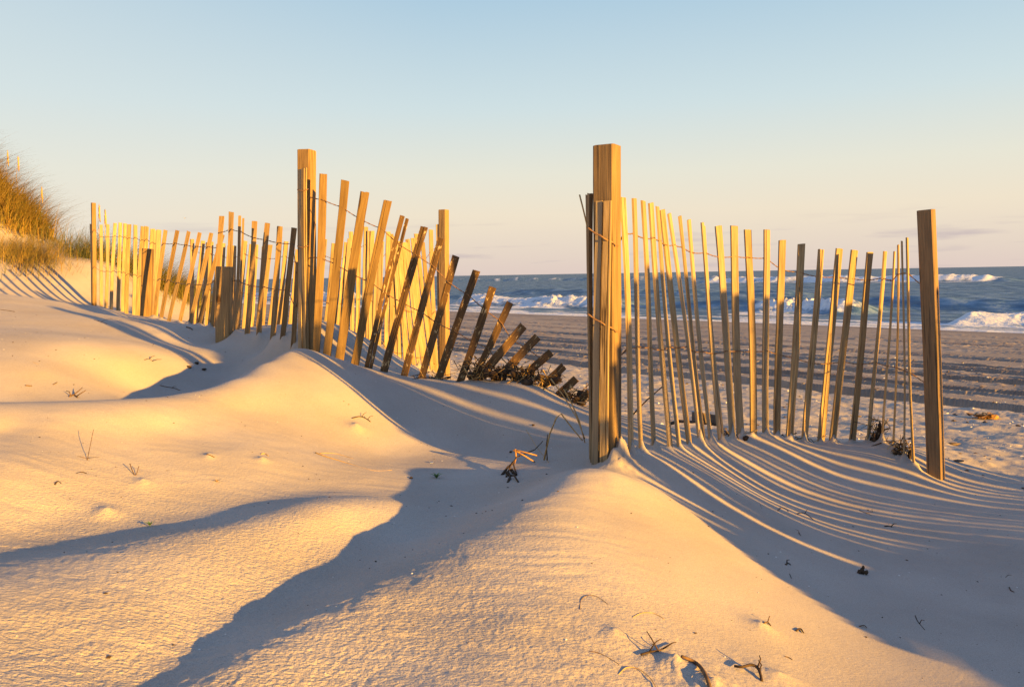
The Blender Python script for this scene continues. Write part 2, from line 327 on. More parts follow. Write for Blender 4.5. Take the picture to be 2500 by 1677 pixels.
def wood_material(name, light, dark, knots=0.0, crust=0.0, rough=0.8, grey=0.0, crack=0.60):
    """Grain runs along the V of the UV map, which is laid out in metres."""
    m, nt, b = mat(name)
    uv = N(nt, "ShaderNodeUVMap"); uv.uv_map = "UVMap"
    mp = N(nt, "ShaderNodeMapping"); mp.inputs["Scale"].default_value = (150, 5, 1); nt.links.new(uv.outputs[0], mp.inputs[0])
    g = N(nt, "ShaderNodeTexNoise", i_Scale=1.0, i_Detail=6.0, i_Roughness=0.65); nt.links.new(mp.outputs[0], g.inputs["Vector"])
    mp2 = N(nt, "ShaderNodeMapping"); mp2.inputs["Scale"].default_value = (14, 2.0, 1); nt.links.new(uv.outputs[0], mp2.inputs[0])
    g2 = N(nt, "ShaderNodeTexNoise", i_Scale=1.0, i_Detail=3.0); nt.links.new(mp2.outputs[0], g2.inputs["Vector"])
    mid = tuple((a + c) / 2 for a, c in zip(light, dark))
    col = ramp(nt, g.outputs[0], [(0.28, dark), (0.46, mid), (0.60, light), (0.8, tuple(min(1, x * 1.1) for x in light))])
    oi = N(nt, "ShaderNodeObjectInfo")
    v1 = N(nt, "ShaderNodeMapRange"); v1.inputs["To Min"].default_value = 0.74; v1.inputs["To Max"].default_value = 1.12
    nt.links.new(oi.outputs["Random"], v1.inputs[0])
    v2 = N(nt, "ShaderNodeMapRange"); v2.inputs["From Min"].default_value = 0.3; v2.inputs["From Max"].default_value = 0.7
    v2.inputs["To Min"].default_value = 0.78; v2.inputs["To Max"].default_value = 1.12
    nt.links.new(g2.outputs[0], v2.inputs[0])
    mm = N(nt, "ShaderNodeMath", operation='MULTIPLY'); nt.links.new(v1.outputs[0], mm.inputs[0]); nt.links.new(v2.outputs[0], mm.inputs[1])
    hs = N(nt, "ShaderNodeMixRGB", blend_type='MULTIPLY', i_0=1.0)
    nt.links.new(col.outputs[0], hs.inputs[1]); nt.links.new(mm.outputs[0], hs.inputs[2])
    mp3 = N(nt, "ShaderNodeMapping"); mp3.inputs["Scale"].default_value = (75, 1.4, 1); nt.links.new(uv.outputs[0], mp3.inputs[0])
    g3 = N(nt, "ShaderNodeTexNoise", i_Scale=1.0, i_Detail=4.0, i_Roughness=0.6); nt.links.new(mp3.outputs[0], g3.inputs["Vector"])
    ck = ramp(nt, g3.outputs[0], [(crack, (0, 0, 0)), (crack + .065, (1, 1, 1))])
    ckc = N(nt, "ShaderNodeMixRGB"); nt.links.new(ck.outputs[0], ckc.inputs[0]); nt.links.new(hs.outputs[0], ckc.inputs[1]); ckc.inputs[2].default_value = (dark[0] * .3, dark[1] * .28, dark[2] * .3, 1)
    gy = N(nt, "ShaderNodeMapRange"); gy.inputs["From Min"].default_value = .35; gy.inputs["From Max"].default_value = 1.0; gy.inputs["To Max"].default_value = grey
    fr_ = N(nt, "ShaderNodeMath", operation='FRACT'); m7 = N(nt, "ShaderNodeMath", operation='MULTIPLY', i_1=7.31); nt.links.new(oi.outputs["Random"], m7.inputs[0]); nt.links.new(m7.outputs[0], fr_.inputs[0]); nt.links.new(fr_.outputs[0], gy.inputs[0])
    gm = N(nt, "ShaderNodeMixRGB"); nt.links.new(gy.outputs[0], gm.inputs[0]); nt.links.new(ckc.outputs[0], gm.inputs[1]); gm.inputs[2].default_value = (.27, .225, .175, 1)
    last = gm
    if knots:
        mk = N(nt, "ShaderNodeMapping"); mk.inputs["Scale"].default_value = (6, 3.2, 1); nt.links.new(uv.outputs[0], mk.inputs[0])
        vo = N(nt, "ShaderNodeTexVoronoi", i_Scale=1.0); nt.links.new(mk.outputs[0], vo.inputs["Vector"])
        kr = ramp(nt, vo.outputs["Distance"], [(0.0, (1, 1, 1)), (knots * .55, (1, 1, 1)), (knots, (0, 0, 0))])
        kc = N(nt, "ShaderNodeMixRGB"); nt.links.new(kr.outputs[0], kc.inputs[0]); nt.links.new(last.outputs[0], kc.inputs[1])
        kc.inputs[2].default_value = (dark[0] * .35, dark[1] * .3, dark[2] * .3, 1); last = kc
    bumpsrc = g
    if crust:
        geo = N(nt, "ShaderNodeNewGeometry")
        mpc = N(nt, "ShaderNodeMapping"); mpc.inputs["Scale"].default_value = (75, 17, 1); nt.links.new(uv.outputs[0], mpc.inputs[0])
        cn = N(nt, "ShaderNodeTexNoise", i_Scale=1.0, i_Detail=5.0, i_Roughness=0.68); nt.links.new(mpc.outputs[0], cn.inputs["Vector"])
        cr = ramp(nt, cn.outputs[0], [(crust, (0, 0, 0)), (crust + 0.05, (1, 1, 1))])
        cc = N(nt, "ShaderNodeMixRGB"); nt.links.new(cr.outputs[0], cc.inputs[0]); nt.links.new(last.outputs[0], cc.inputs[1])
        cc.inputs[2].default_value = (0.55, 0.40, 0.21, 1); last = cc
    nt.links.new(last.outputs[0], b.inputs["Base Color"])
    b.inputs["Roughness"].default_value = rough; b.inputs["Specular IOR Level"].default_value = 0.3
    bp = N(nt, "ShaderNodeBump", i_Strength=0.7, i_Distance=0.0022)
    nt.links.new(g.outputs[0], bp.inputs["Height"]); nt.links.new(bp.outputs[0], b.inputs["Normal"])
    return m

def flat_material(name, c, rough=0.8, var=0.25, scale=40.0, spec=0.3):
    m, nt, b = mat(name)
    geo = N(nt, "ShaderNodeNewGeometry")
    nn = N(nt, "ShaderNodeTexNoise", i_Scale=scale, i_Detail=3.0); nt.links.new(geo.outputs["Position"], nn.inputs["Vector"])
    r = ramp(nt, nn.outputs[0], [(0.3, tuple(x * (1 - var) for x in c)), (0.7, tuple(min(1, x * (1 + var)) for x in c))])
    nt.links.new(r.outputs[0], b.inputs["Base Color"]); b.inputs["Roughness"].default_value = rough
    b.inputs["Specular IOR Level"].default_value = spec
    return m

def grass_material():
    m, nt, b = mat("dune_grass")
    at = N(nt, "ShaderNodeAttribute", attribute_name="tint")
    r = ramp(nt, at.outputs["Fac"], [(0.0, (0.10, 0.12, 0.03)), (0.4, (0.20, 0.17, 0.04)), (0.75, (0.36, 0.22, 0.05)), (1.0, (0.46, 0.32, 0.10))])
    nt.links.new(r.outputs[0], b.inputs["Base Color"]); b.inputs["Roughness"].default_value = 0.6
    tr = N(nt, "ShaderNodeBsdfTranslucent"); nt.links.new(r.outputs[0], tr.inputs[0])
    mx = N(nt, "ShaderNodeMixShader", i_0=0.3); nt.links.new(b.outputs[0], mx.inputs[1]); nt.links.new(tr.outputs[0], mx.inputs[2])
    nt.links.new(mx.outputs[0], nt.nodes["Material Output"].inputs[0])
    return m

def sea_material():
    m, nt, b = mat("sea_water")
    fo = N(nt, "ShaderNodeAttribute", attribute_name="foam")
    geo = N(nt, "ShaderNodeNewGeometry")
    mp = N(nt, "ShaderNodeMapping"); mp.inputs["Rotation"].default_value = (0, 0, math.atan2(DY, DX)); mp.inputs["Scale"].default_value = (0.6, 1.6, 1)
    mp.vector_type = 'TEXTURE'; mp.inputs["Scale"].default_value = (2.2, 0.9, 1)
    nt.links.new(geo.outputs["Position"], mp.inputs[0])
    n1 = N(nt, "ShaderNodeTexNoise", i_Scale=1.6, i_Detail=6.0, i_Roughness=0.6); nt.links.new(mp.outputs[0], n1.inputs["Vector"])
    n2 = N(nt, "ShaderNodeTexNoise", i_Scale=5.0, i_Detail=5.0); nt.links.new(geo.outputs["Position"], n2.inputs["Vector"])
    bp = N(nt, "ShaderNodeBump", i_Strength=1.0, i_Distance=0.22); nt.links.new(n1.outputs[0], bp.inputs["Height"])
    nt.links.new(bp.outputs[0], b.inputs["Normal"])
    fr = N(nt, "ShaderNodeMapRange"); fr.inputs["From Min"].default_value = 0.35; fr.inputs["From Max"].default_value = 0.62
    ad = N(nt, "ShaderNodeMath", operation='ADD'); nt.links.new(fo.outputs["Fac"], ad.inputs[0])
    sc = N(nt, "ShaderNodeMath", operation='MULTIPLY_ADD'); nt.links.new(n2.outputs[0], sc.inputs[0]); sc.inputs[1].default_value = 0.5; sc.inputs[2].default_value = -0.25
    nt.links.new(sc.outputs[0], ad.inputs[1]); nt.links.new(ad.outputs[0], fr.inputs[0])
    cmx = N(nt, "ShaderNodeMixRGB"); nt.links.new(fr.outputs[0], cmx.inputs[0])
    wr = ramp(nt, n1.outputs[0], [(.40, (0.026, 0.062, 0.125)), (.5, (0.060, 0.125, 0.205)), (.60, (0.165, 0.24, 0.33))]); nt.links.new(wr.outputs[0], cmx.inputs[1]); cmx.inputs[2].default_value = (0.66, 0.66, 0.68, 1)
    nt.links.new(cmx.outputs[0], b.inputs["Base Color"])
    rr = N(nt, "ShaderNodeMapRange"); rr.inputs["To Min"].default_value = 0.28; rr.inputs["To Max"].default_value = 0.85
    nt.links.new(fr.outputs[0], rr.inputs[0]); nt.links.new(rr.outputs[0], b.inputs["Roughness"])
    b.inputs["Specular IOR Level"].default_value = 0.0
    gl = N(nt, "ShaderNodeBsdfGlossy", i_Roughness=0.3); nt.links.new(bp.outputs[0], gl.inputs["Normal"])
    gm = N(nt, "ShaderNodeMapRange"); gm.inputs["To Min"].default_value = 0.17; gm.inputs["To Max"].default_value = 0.0; nt.links.new(fr.outputs[0], gm.inputs[0])
    ms = N(nt, "ShaderNodeMixShader"); nt.links.new(gm.outputs[0], ms.inputs[0]); nt.links.new(b.outputs[0], ms.inputs[1]); nt.links.new(gl.outputs[0], ms.inputs[2])
    nt.links.new(ms.outputs[0], nt.nodes["Material Output"].inputs[0])
    return m

M_SAND = sand_material()
M_POST = wood_material("post_wood", (0.36, 0.225, 0.095), (0.18, 0.10, 0.04), knots=0.14, crack=.565, grey=.35)
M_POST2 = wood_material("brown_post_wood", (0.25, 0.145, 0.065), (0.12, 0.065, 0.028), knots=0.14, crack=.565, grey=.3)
M_SLAT = wood_material("slat_wood", (0.43, 0.30, 0.16), (0.22, 0.14, 0.07), grey=.4)
M_FRONT = wood_material("aged_slat_wood", (0.31, 0.20, 0.095), (0.16, 0.095, 0.045), grey=.4)
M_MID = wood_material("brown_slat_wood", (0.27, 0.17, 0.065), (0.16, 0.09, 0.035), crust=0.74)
M_DARK = wood_material("damp_shaded_slat_wood", (0.155, 0.083, 0.030), (0.065, 0.035, 0.015), crust=0.585, rough=0.7)  # damp wood; colour also darkened for the weaker light on these slats
M_WIRE = flat_material("rusty_wire", (0.22, 0.12, 0.06), 0.6, 0.4, 200)
M_GRASS = grass_material()
M_SEA = sea_material()
M_WEED = flat_material("dried_seaweed", (0.055, 0.032, 0.018), 0.8, 0.5, 60)
M_STRAW = flat_material("dry_straw", (0.42, 0.27, 0.11), 0.7, 0.3, 60)
M_TWIG = flat_material("twig_bark", (0.13, 0.075, 0.04), 0.85, 0.4, 90)
M_ORANGE = flat_material("orange_stalk", (0.36, 0.18, 0.055), 0.7, 0.3, 60)
M_GREEN = flat_material("seedling_green", (0.09, 0.17, 0.04), 0.5, 0.2, 60)
M_SHELL = flat_material("shell_white", (0.72, 0.68, 0.62), 0.4, 0.1, 60)
M_DRIFT = flat_material("driftwood_grey", (0.14, 0.10, 0.075), 0.85, 0.4, 30)
M_BIRD = flat_material("bird_grey", (0.35, 0.33, 0.32), 0.7, 0.1, 10)

# ------------------------------------------------------------------ mesh helpers
def new_obj(name, verts, faces, m, parent=None, uvs=None, smooth=False, loc=None):
    me = bpy.data.meshes.new(name)
    me.from_pydata([tuple(v) for v in verts], [], faces)
    if uvs is not None:
        lay = me.uv_layers.new(name="UVMap")
        lay.data.foreach_set("uv", np.array(uvs, np.float32).ravel())
    if m: me.materials.append(m)
    if smooth: me.polygons.foreach_set("use_smooth", [True] * len(me.polygons))
    me.update()
    o = bpy.data.objects.new(name, me); COL.objects.link(o)
    if parent: o.parent = parent
    if loc is not None: o.location = loc
    return o

def tag(o, label=None, cat=None, group=None, kind=None):
    if label: o["label"] = label
    if cat: o["category"] = cat
    if group: o["group"] = group
    if kind: o["kind"] = kind
    return o

def empty(name, loc, label, cat, group=None):
    o = bpy.data.objects.new(name, None); COL.objects.link(o); o.location = loc; o.empty_display_size = 0.1
    return tag(o, label, cat, group)

class MB:
    """Collects tubes, leaves and lumps, then links them as one mesh."""
    def __init__(s): s.v = []; s.f = []
    def tube(s, pts, r0, r1=None, sides=5, cap=True):
        r1 = r0 if r1 is None else r1
        pts = [Vector(p) for p in pts]; b = len(s.v); k = len(pts)
        up = Vector((0.31, 0.17, 0.93))
        for i, p in enumerate(pts):
            t = (pts[min(i + 1, k - 1)] - pts[max(i - 1, 0)]).normalized()
            a = t.cross(up);
            if a.length < 1e-4: a = t.cross(Vector((1, 0, 0)))
            a.normalize(); c = t.cross(a); r = r0 + (r1 - r0) * i / max(1, k - 1)
            for q in range(sides):
                an = 2 * math.pi * q / sides
                s.v.append(p + a * (r * math.cos(an)) + c * (r * math.sin(an)))
        for i in range(k - 1):
            for q in range(sides):
                q2 = (q + 1) % sides
                s.f.append((b + i * sides + q, b + i * sides + q2, b + (i + 1) * sides + q2, b + (i + 1) * sides + q))
        if cap:
            s.f.append(tuple(b + q for q in reversed(range(sides)))); s.f.append(tuple(b + (k - 1) * sides + q for q in range(sides)))
        return s
    def strip(s, pts, w, up=Vector((0, 0, 1)), taper=True, side=None, fold=0.0):
        pts = [Vector(p) for p in pts]; b = len(s.v); k = len(pts)
        for i, p in enumerate(pts):
            t = (pts[min(i + 1, k - 1)] - pts[max(i - 1, 0)]).normalized()
            a = side.copy() if side is not None else t.cross(up)
            if a.length < 1e-4: a = Vector((1, 0, 0))
            a.normalize(); ww = w * (1 - (i / (k - 1)) ** 2 * 0.9) if taper else w
            s.v.append(p - a * ww / 2); s.v.append(p + a * ww / 2)
        for i in range(k - 1): s.f.append((b + 2 * i, b + 2 * i + 1, b + 2 * i + 3, b + 2 * i + 2))
        return s
    def lump(s, c, rx, ry, rz, seed=0, rings=5, seg=8):
        rr = random.Random(seed); b = len(s.v); c = Vector(c)
        s.v.append(c + Vector((0, 0, rz)))
        for i in range(1, rings):
            th = math.pi * i / rings
            for q in range(seg):
                ph = 2 * math.pi * q / seg; k = 1 + rr.uniform(-.28, .28)
                s.v.append(c + Vector((rx * k * math.sin(th) * math.cos(ph), ry * k * math.sin(th) * math.sin(ph), rz * k * math.cos(th))))
        s.v.append(c - Vector((0, 0, rz))); e = len(s.v) - 1
        for q in range(seg): s.f.append((b, b + 1 + q, b + 1 + (q + 1) % seg))
        for i in range(rings - 2):
            for q in range(seg):
                a0 = b + 1 + i * seg; s.f.append((a0 + q, a0 + seg + q, a0 + seg + (q + 1) % seg, a0 + (q + 1) % seg))
        a0 = b + 1 + (rings - 2) * seg
        for q in range(seg): s.f.append((a0 + q, e, a0 + (q + 1) % seg))
        return s
    def build(s, name, m, parent=None, origin=None, smooth=True):
        o = Vector(origin) if origin is not None else Vector((0, 0, 0))
        return new_obj(name, [v - o for v in s.v], s.f, m, parent, None, smooth, o if parent is None else None)

def slat_mesh(base, top, wdir, w, th, bury=0.3, bend=0.0, groove=0.0, seed=0, cut=0.0):
    """A split board from base to top; a bent centre line, an uneven outline, an optional split groove down its face."""
    rr = random.Random(seed)
    base = Vector(base); top = Vector(top); ax = (top - base).normalized()
    wd = (wdir - ax * wdir.dot(ax)).normalized(); nd = wd.cross(ax).normalized()
    if nd.y > 0: nd = -nd
    b0 = base - ax * bury; L = (top - b0).length; K = 9
    gp = rr.uniform(-.22, .22); g0 = rr.uniform(.0, .5); gl = rr.uniform(.35, .9)
    v = []; prof_u = []
    tw = rr.uniform(-.10, .10); ph = rr.uniform(0, 6)
    for i in range(K + 1):
        f = i / K; c = b0 + ax * (L * f) + wd * (bend * math.sin(math.pi * f)) + nd * (0.006 * math.sin(ph + 5 * f))
        ca, sa = math.cos(tw * (f - .5)), math.sin(tw * (f - .5))
        wl = wd * ca + nd * sa; nl = nd * ca - wd * sa
        ww = w * (1 + rr.uniform(-.05, .05)); gd = groove * th if (g0 < f < g0 + gl) else 0.0
        off = wd * rr.uniform(-.0012, .0012)
        prof = [(-.5, -.42), (-.44, .5), (gp - .07, .5), (gp, .5), (gp + .07, .5), (.44, .5), (.5, -.42), (0, -.5)]
        for k, (a, t_) in enumerate(prof):
            q = c + off + wl * (a * ww) + nl * (t_ * th)
            if k == 3: q -= nl * gd
            if i == K: q += ax * (cut * a * w + rr.uniform(-.002, .002))
            v.append(q)
    f_, uv = [], []; n8 = 8; per = [0, .3, .8, 1.0, 1.2, 1.7, 2.2, 3.2, 4.2]
    ou, ov = rr.uniform(0, 20), rr.uniform(0, 20)
    for i in range(K):
        for k in range(n8):
            k2 = (k + 1) % n8
            f_.append((i * n8 + k, i * n8 + k2, (i + 1) * n8 + k2, (i + 1) * n8 + k))
            u0, u1 = ou + per[k] * w * .5, ou + per[k + 1] * w * .5; v0, v1 = ov + L * i / K, ov + L * (i + 1) / K
            uv += [(u0, v0), (u1, v0), (u1, v1), (u0, v1)]
    f_.append(tuple(range(n8 - 1, -1, -1))); uv += [(ou, ov)] * n8
    f_.append(tuple(K * n8 + k for k in range(n8))); uv += [(ou + .003 * k, ov) for k in range(n8)]
    return v, f_, uv

def add_slat(parent, base, top, wdir, w, th=0.009, m=None, **kw):
    v, f, uv = slat_mesh(base, top, wdir, w, th, **kw)
    o = parent.location
    return new_obj("slat", [q - o for q in v], f, m or M_SLAT, parent, uv)

def post_mesh(foot, top, size, turn, bury=0.5, seed=0, chamf=0.006):
    rr = random.Random(seed); foot = Vector(foot); top = Vector(top); ax = (top - foot).normalized()
    a = Vector((math.cos(turn), math.sin(turn), 0)); a = (a - ax * a.dot(ax)).normalized(); b = ax.cross(a)
    h = size / 2; c = chamf; b0 = foot - ax * bury; L = (top - b0).length; K = 12
    prof = [(-h + c, -h), (h - c, -h), (h, -h + c), (h, h - c), (h - c, h), (-h + c, h), (-h, h - c), (-h, -h + c)]
    v = []
    wa, wb = rr.uniform(0, 6), rr.uniform(0, 6)
    for i in range(K + 1):
        f = i / K; cc = b0 + ax * (L * f) + a * (.003 * math.sin(wa + 4 * f)) + b * (.003 * math.sin(wb + 5 * f))
        for (p, q) in prof:
            z = ax * rr.uniform(-.002, .002) if i == K else Vector((0, 0, 0))
            v.append(cc + a * (p + rr.uniform(-.0008, .0008)) + b * (q + rr.uniform(-.0008, .0008)) + z)
    # bevelled top
    for (p, q) in prof: v.append(top + ax * .003 + a * (p * .93) + b * (q * .93))
    f_, uv = [], []; per = [0]
    for k in range(8):
        p, q = prof[k], prof[(k + 1) % 8]; per.append(per[-1] + math.hypot(p[0] - q[0], p[1] - q[1]))
    ou, ov = rr.uniform(0, 9), rr.uniform(0, 9)
    for i in range(K + 1):
        for k in range(8):
            k2 = (k + 1) % 8; f_.append((i * 8 + k, i * 8 + k2, (i + 1) * 8 + k2, (i + 1) * 8 + k))
            v0, v1 = ov + L * i / K, ov + L * (i + 1) / K
            uv += [(ou + per[k], v0), (ou + per[k + 1], v0), (ou + per[k + 1], v1), (ou + per[k], v1)]
    f_.append(tuple((K + 1) * 8 + k for k in range(8))); uv += [(ou + p * 3, ov + q * .2) for (p, q) in prof]
    return v, f_, uv

# ------------------------------------------------------------------ fence geometry is surveyed before the ground so that its feet can hold sand
def pair(r): return P(r[2], r[3], r[4]), P(r[0], r[1], r[4])
for l, a, rad in ((RIGHT, .085, .030), (FRONT, .05, .035), (BACK, .07, .05)):
    for r in l:
        b = P(r[2], r[3], r[4]); FEET.append((b.x, b.y, a * random.uniform(.5, 1.2), rad * random.uniform(.7, 1.2)))
mp_ = P(1482, 1132, 3.30)
FEET += [(mp_.x + .055, mp_.y - .05, .13, .045), (mp_.x + .02, mp_.y - .08, .05, .08)]
# small heaps caught on litter
for (u, v, y, a, rad) in ((255,1218,2.4,.03,.05),(1740,1645,1.55,.035,.09),(1650,1600,1.62,.03,.07),(1860,1530,1.98,.02,.05),(870,1025,3.8,.035,.05),
                          (510,1118,3.0,.02,.03),(1500,1545,1.7,.015,.05),(350,1170,2.66,.02,.05),(640,1112,3.06,.02,.03),(1900,1640,1.7,.02,.08)):
    q = P(u, v, y); FEET.append((q.x, q.y, a, rad))

# ------------------------------------------------------------------ ground
def build_ground():
    ys = np.concatenate([np.geomspace(0.5, 3.2, 430, endpoint=False), np.geomspace(3.2, 9, 250, endpoint=False), np.geomspace(9, 34, 440, endpoint=False), np.geomspace(34, 75, 50)])
    tc = 0.70 + 1.3 * np.linspace(0, 1, 56)[1:] ** 1.6
    ts = np.concatenate([-tc[::-1], np.linspace(-0.70, 0.70, 720), tc])
    T, Y = np.meshgrid(ts, ys); X = T * Y
    Z = height(X, Y)
    ny, nx = X.shape
    V = [np.stack([X.ravel(), Y.ravel(), Z.ravel()], 1)]
    i = np.arange(ny - 1)[:, None] * nx + np.arange(nx - 1)[None, :]
    Q = [np.stack([i, i + 1, i + nx + 1, i + nx], -1).reshape(-1, 4)]
    off = ny * nx
    def grid(x0, x1, y0, y1, st, holes, drop):
        nonlocal off
        gx = np.arange(x0, x1 + st / 2, st); gy = np.arange(y0, y1 + st / 2, st)
        GX, GY = np.meshgrid(gx, gy); GZ = height(GX, GY, st < .2) - drop
        my, mx = GX.shape
        j = np.arange(my - 1)[:, None] * mx + np.arange(mx - 1)[None, :]
        q = np.stack([j, j + 1, j + mx + 1, j + mx], -1).reshape(-1, 4)
        bx, by = GX.ravel()[q], GY.ravel()[q]
        keep = np.ones(len(q), bool)
        for h in holes: keep &= ~np.all(h(bx, by), 1)
        V.append(np.stack([GX.ravel(), GY.ravel(), GZ.ravel()], 1)); Q.append(q[keep] + off); off += my * mx
    fan = lambda x, y: (np.abs(x) < y * 2.0) & (y > 0.5) & (y < 75)
    grid(-8, 8, -5, 9, 0.06, [fan], 0.003)
    box = lambda x, y: (np.abs(x) <= 8) & (y >= -5) & (y <= 9)
    grid(-140, 120, -100, 160, 2.0, [fan, box], 0.04)
    V = np.concatenate(V); Q = np.concatenate(Q)
    me = bpy.data.meshes.new("sand_ground")
    me.vertices.add(len(V)); me.vertices.foreach_set("co", V.astype(np.float32).ravel())
    me.loops.add(Q.size); me.loops.foreach_set("vertex_index", Q.astype(np.int32).ravel())
    me.polygons.add(len(Q)); me.polygons.foreach_set("loop_start", (np.arange(len(Q)) * 4).astype(np.int32))
    me.update(calc_edges=True)
    me.polygons.foreach_set("use_smooth", np.ones(len(Q), bool))
    c = shore_c(V[:, 0], V[:, 1]); t = shore_t(V[:, 0], V[:, 1])
    w = 0.06 * vnoise(t * .3, c * .3, 4)
    damp = 0.52 * sstep(8.0, 8.7, c + w * 4) + 0.10 * sstep(15, 20, c) + 0.20 * sstep(21.5, 23.0, c)
    damp = np.clip(damp + 0.22 * fbm(t * .5, c * 2.2, 3, 9) * sstep(7.8, 9.5, c), 0, 1) * sstep(7.2, 8.5, c)
    cm = np.clip(.16 + .84 * sstep(0.75, -0.55, V[:, 0] + .35 * (V[:, 1] - 1.5)) * sstep(3.4, 1.6, V[:, 1]) + .25 * sstep(4.5, 5.5, c), 0, 1)
    cm *= np.clip(.7 + .5 * vnoise(V[:, 0] * 1.7, V[:, 1] * 1.7, 12), .15, 1.2)
    ac = me.attributes.new("crust", 'FLOAT', 'POINT'); ac.data.foreach_set("value", cm.astype(np.float32))
    at = me.attributes.new("damp", 'FLOAT', 'POINT'); at.data.foreach_set("value", damp.astype(np.float32))
    me.materials.append(M_SAND)
    o = bpy.data.objects.new("sand_ground", me); COL.objects.link(o)
    tag(o, "rippled dune sand in front running down to the wheel-rutted beach", kind='structure')
build_ground()

# ------------------------------------------------------------------ sea
def build_sea():
    ys = np.concatenate([np.geomspace(15, 130, 620, endpoint=False), np.geomspace(130, 14000, 170)])
    ts = np.linspace(-0.85, 0.85, 540)
    T, Y = np.meshgrid(ts, ys); X = T * Y
    c = shore_c(X, Y); t = shore_t(X, Y)
    near = sstep(400, 60, c)
    z = 0.05 * fbm(t * .10, c * .35, 4, 201, .55) * sstep(24, 34, c) * (0.3 + near)
    z += 0.10 * np.sin((c + 3 * vnoise(t * .03, c * .03, 210)) * 0.42) * sstep(30, 50, c) * near
    foam = np.zeros_like(z)
    chop = fbm(t * .9, c * 1.6, 4, 220, .6)
    # breaking waves: crest distance, centre along the shore, half length, height, whether it is broken from the left part on
    def breaker(c0, t0, hl, h, face, seed, back=1.0, white=1.0, curl=None):
        nonlocal z, foam
        k = sstep(hl, hl * 0.72, np.abs(t - t0))
        w = 0.5 * vnoise(t * .18, c * 0, seed) + 0.18 * vnoise(t * .8, c * 0, seed + 1)
        d = c - (c0 + w)
        hh = h * (1 + 0.22 * vnoise(t * .35, c * 0, seed + 2) + 0.10 * vnoise(t * 1.3, c * 0, seed + 5))
        prof = np.where(d < 0, np.exp(-(d / face) ** 2), np.exp(-(d / (2.2 * back)) ** 2))
        z += k * hh * prof
        br = np.ones_like(t) if curl is None else sstep(curl[0], curl[1], t)
        f = k * br * sstep(-face * 2.4, -face * .3, d) * sstep(1.0, 0.2, d) * white
        z += k * br * white * h * 0.36 * (.2 + .8 * np.clip(vnoise(t * .45, c * 0, seed + 7) + .3, 0, 1)) * np.maximum(-.1, fbm(t * 2.3, c * 2.6 + t, 4, seed + 9, .7)) * np.exp(-(d / (face * 1.5)) ** 2)
        foam = np.maximum(foam, f * (0.85 + 0.3 * chop))
        # the trail of foam it pushes shoreward
        foam = np.maximum(foam, k * br * white * 0.62 * sstep(-face * 6.5, -face * 2, d) * sstep(0, -face, d) * (0.75 + 0.6 * fbm(t * .5, c * 1.5, 3, seed + 20)))
    breaker(30.5, -36, 11.0, 0.50, 1.0, 301, curl=(-40.5, -38.0))
    breaker(31.5, -20, 6.0, 0.55, 0.9, 331, curl=(-20, -18.5))
    breaker(27.2, -7.2, 2.6, 0.40, 0.9, 361)
    breaker(29.5, -60, 11.0, 0.5, 0.8, 391)
    breaker(36, -14, 9, 0.45, 1.0, 421, white=0.0)
    breaker(47, -40, 16, 0.38, 1.2, 431, white=0.0)
    breaker(103, -52, 24, 0.95, 1.8, 441, back=1.6, curl=(-29.5, -33.0))
    breaker(150, -150, 60, 0.9, 2.0, 471, back=2.0, white=0.55)
    # swash over the sand
    sw = sstep(31, 24.5, c + 1.2 * vnoise(t * .22, c * .1, 500)) 
    foam = np.maximum(foam, sw * (0.60 + 0.45 * fbm(t * .45, c * 1.4, 4, 510, .6)))
    edge = 0.30 * vnoise(t * .25, c * 0, 520) + 0.12 * vnoise(t * .9, c * 0, 521)
    z += np.where(c < 26, 0.012 + 0.012 * edge, 0)
    foam = np.maximum(foam, 0.30 * sstep(.35, .9, fbm(t * .22, c * .9, 4, 530, .6)) * sstep(70, 34, c))
    foam = np.maximum(foam, 0.9 * sstep(24.7, 24.0, c) * (c > 22.5))
    ny, nx = X.shape
    V = np.stack([X.ravel(), Y.ravel(), z.ravel()], 1)
    i = np.arange(ny - 1)[:, None] * nx + np.arange(nx - 1)[None, :]
    q = np.stack([i, i + 1, i + nx + 1, i + nx], -1).reshape(-1, 4)
    cq = c.ravel()[q]; q = q[np.any(cq > 23.0, 1)]
    me = bpy.data.meshes.new("sea")
    me.vertices.add(len(V)); me.vertices.foreach_set("co", V.astype(np.float32).ravel())
    me.loops.add(q.size); me.loops.foreach_set("vertex_index", q.astype(np.int32).ravel())
    me.polygons.add(len(q)); me.polygons.foreach_set("loop_start", (np.arange(len(q)) * 4).astype(np.int32))
    me.update(calc_edges=True); me.polygons.foreach_set("use_smooth", np.ones(len(q), bool))
    at = me.attributes.new("foam", 'FLOAT', 'POINT'); at.data.foreach_set("value", np.clip(foam, 0, 1).ravel().astype(np.float32))
    me.materials.append(M_SEA)
    o = bpy.data.objects.new("sea", me); COL.objects.link(o)
    tag(o, "choppy blue sea with white breaking waves along the beach", kind='structure')
build_sea()

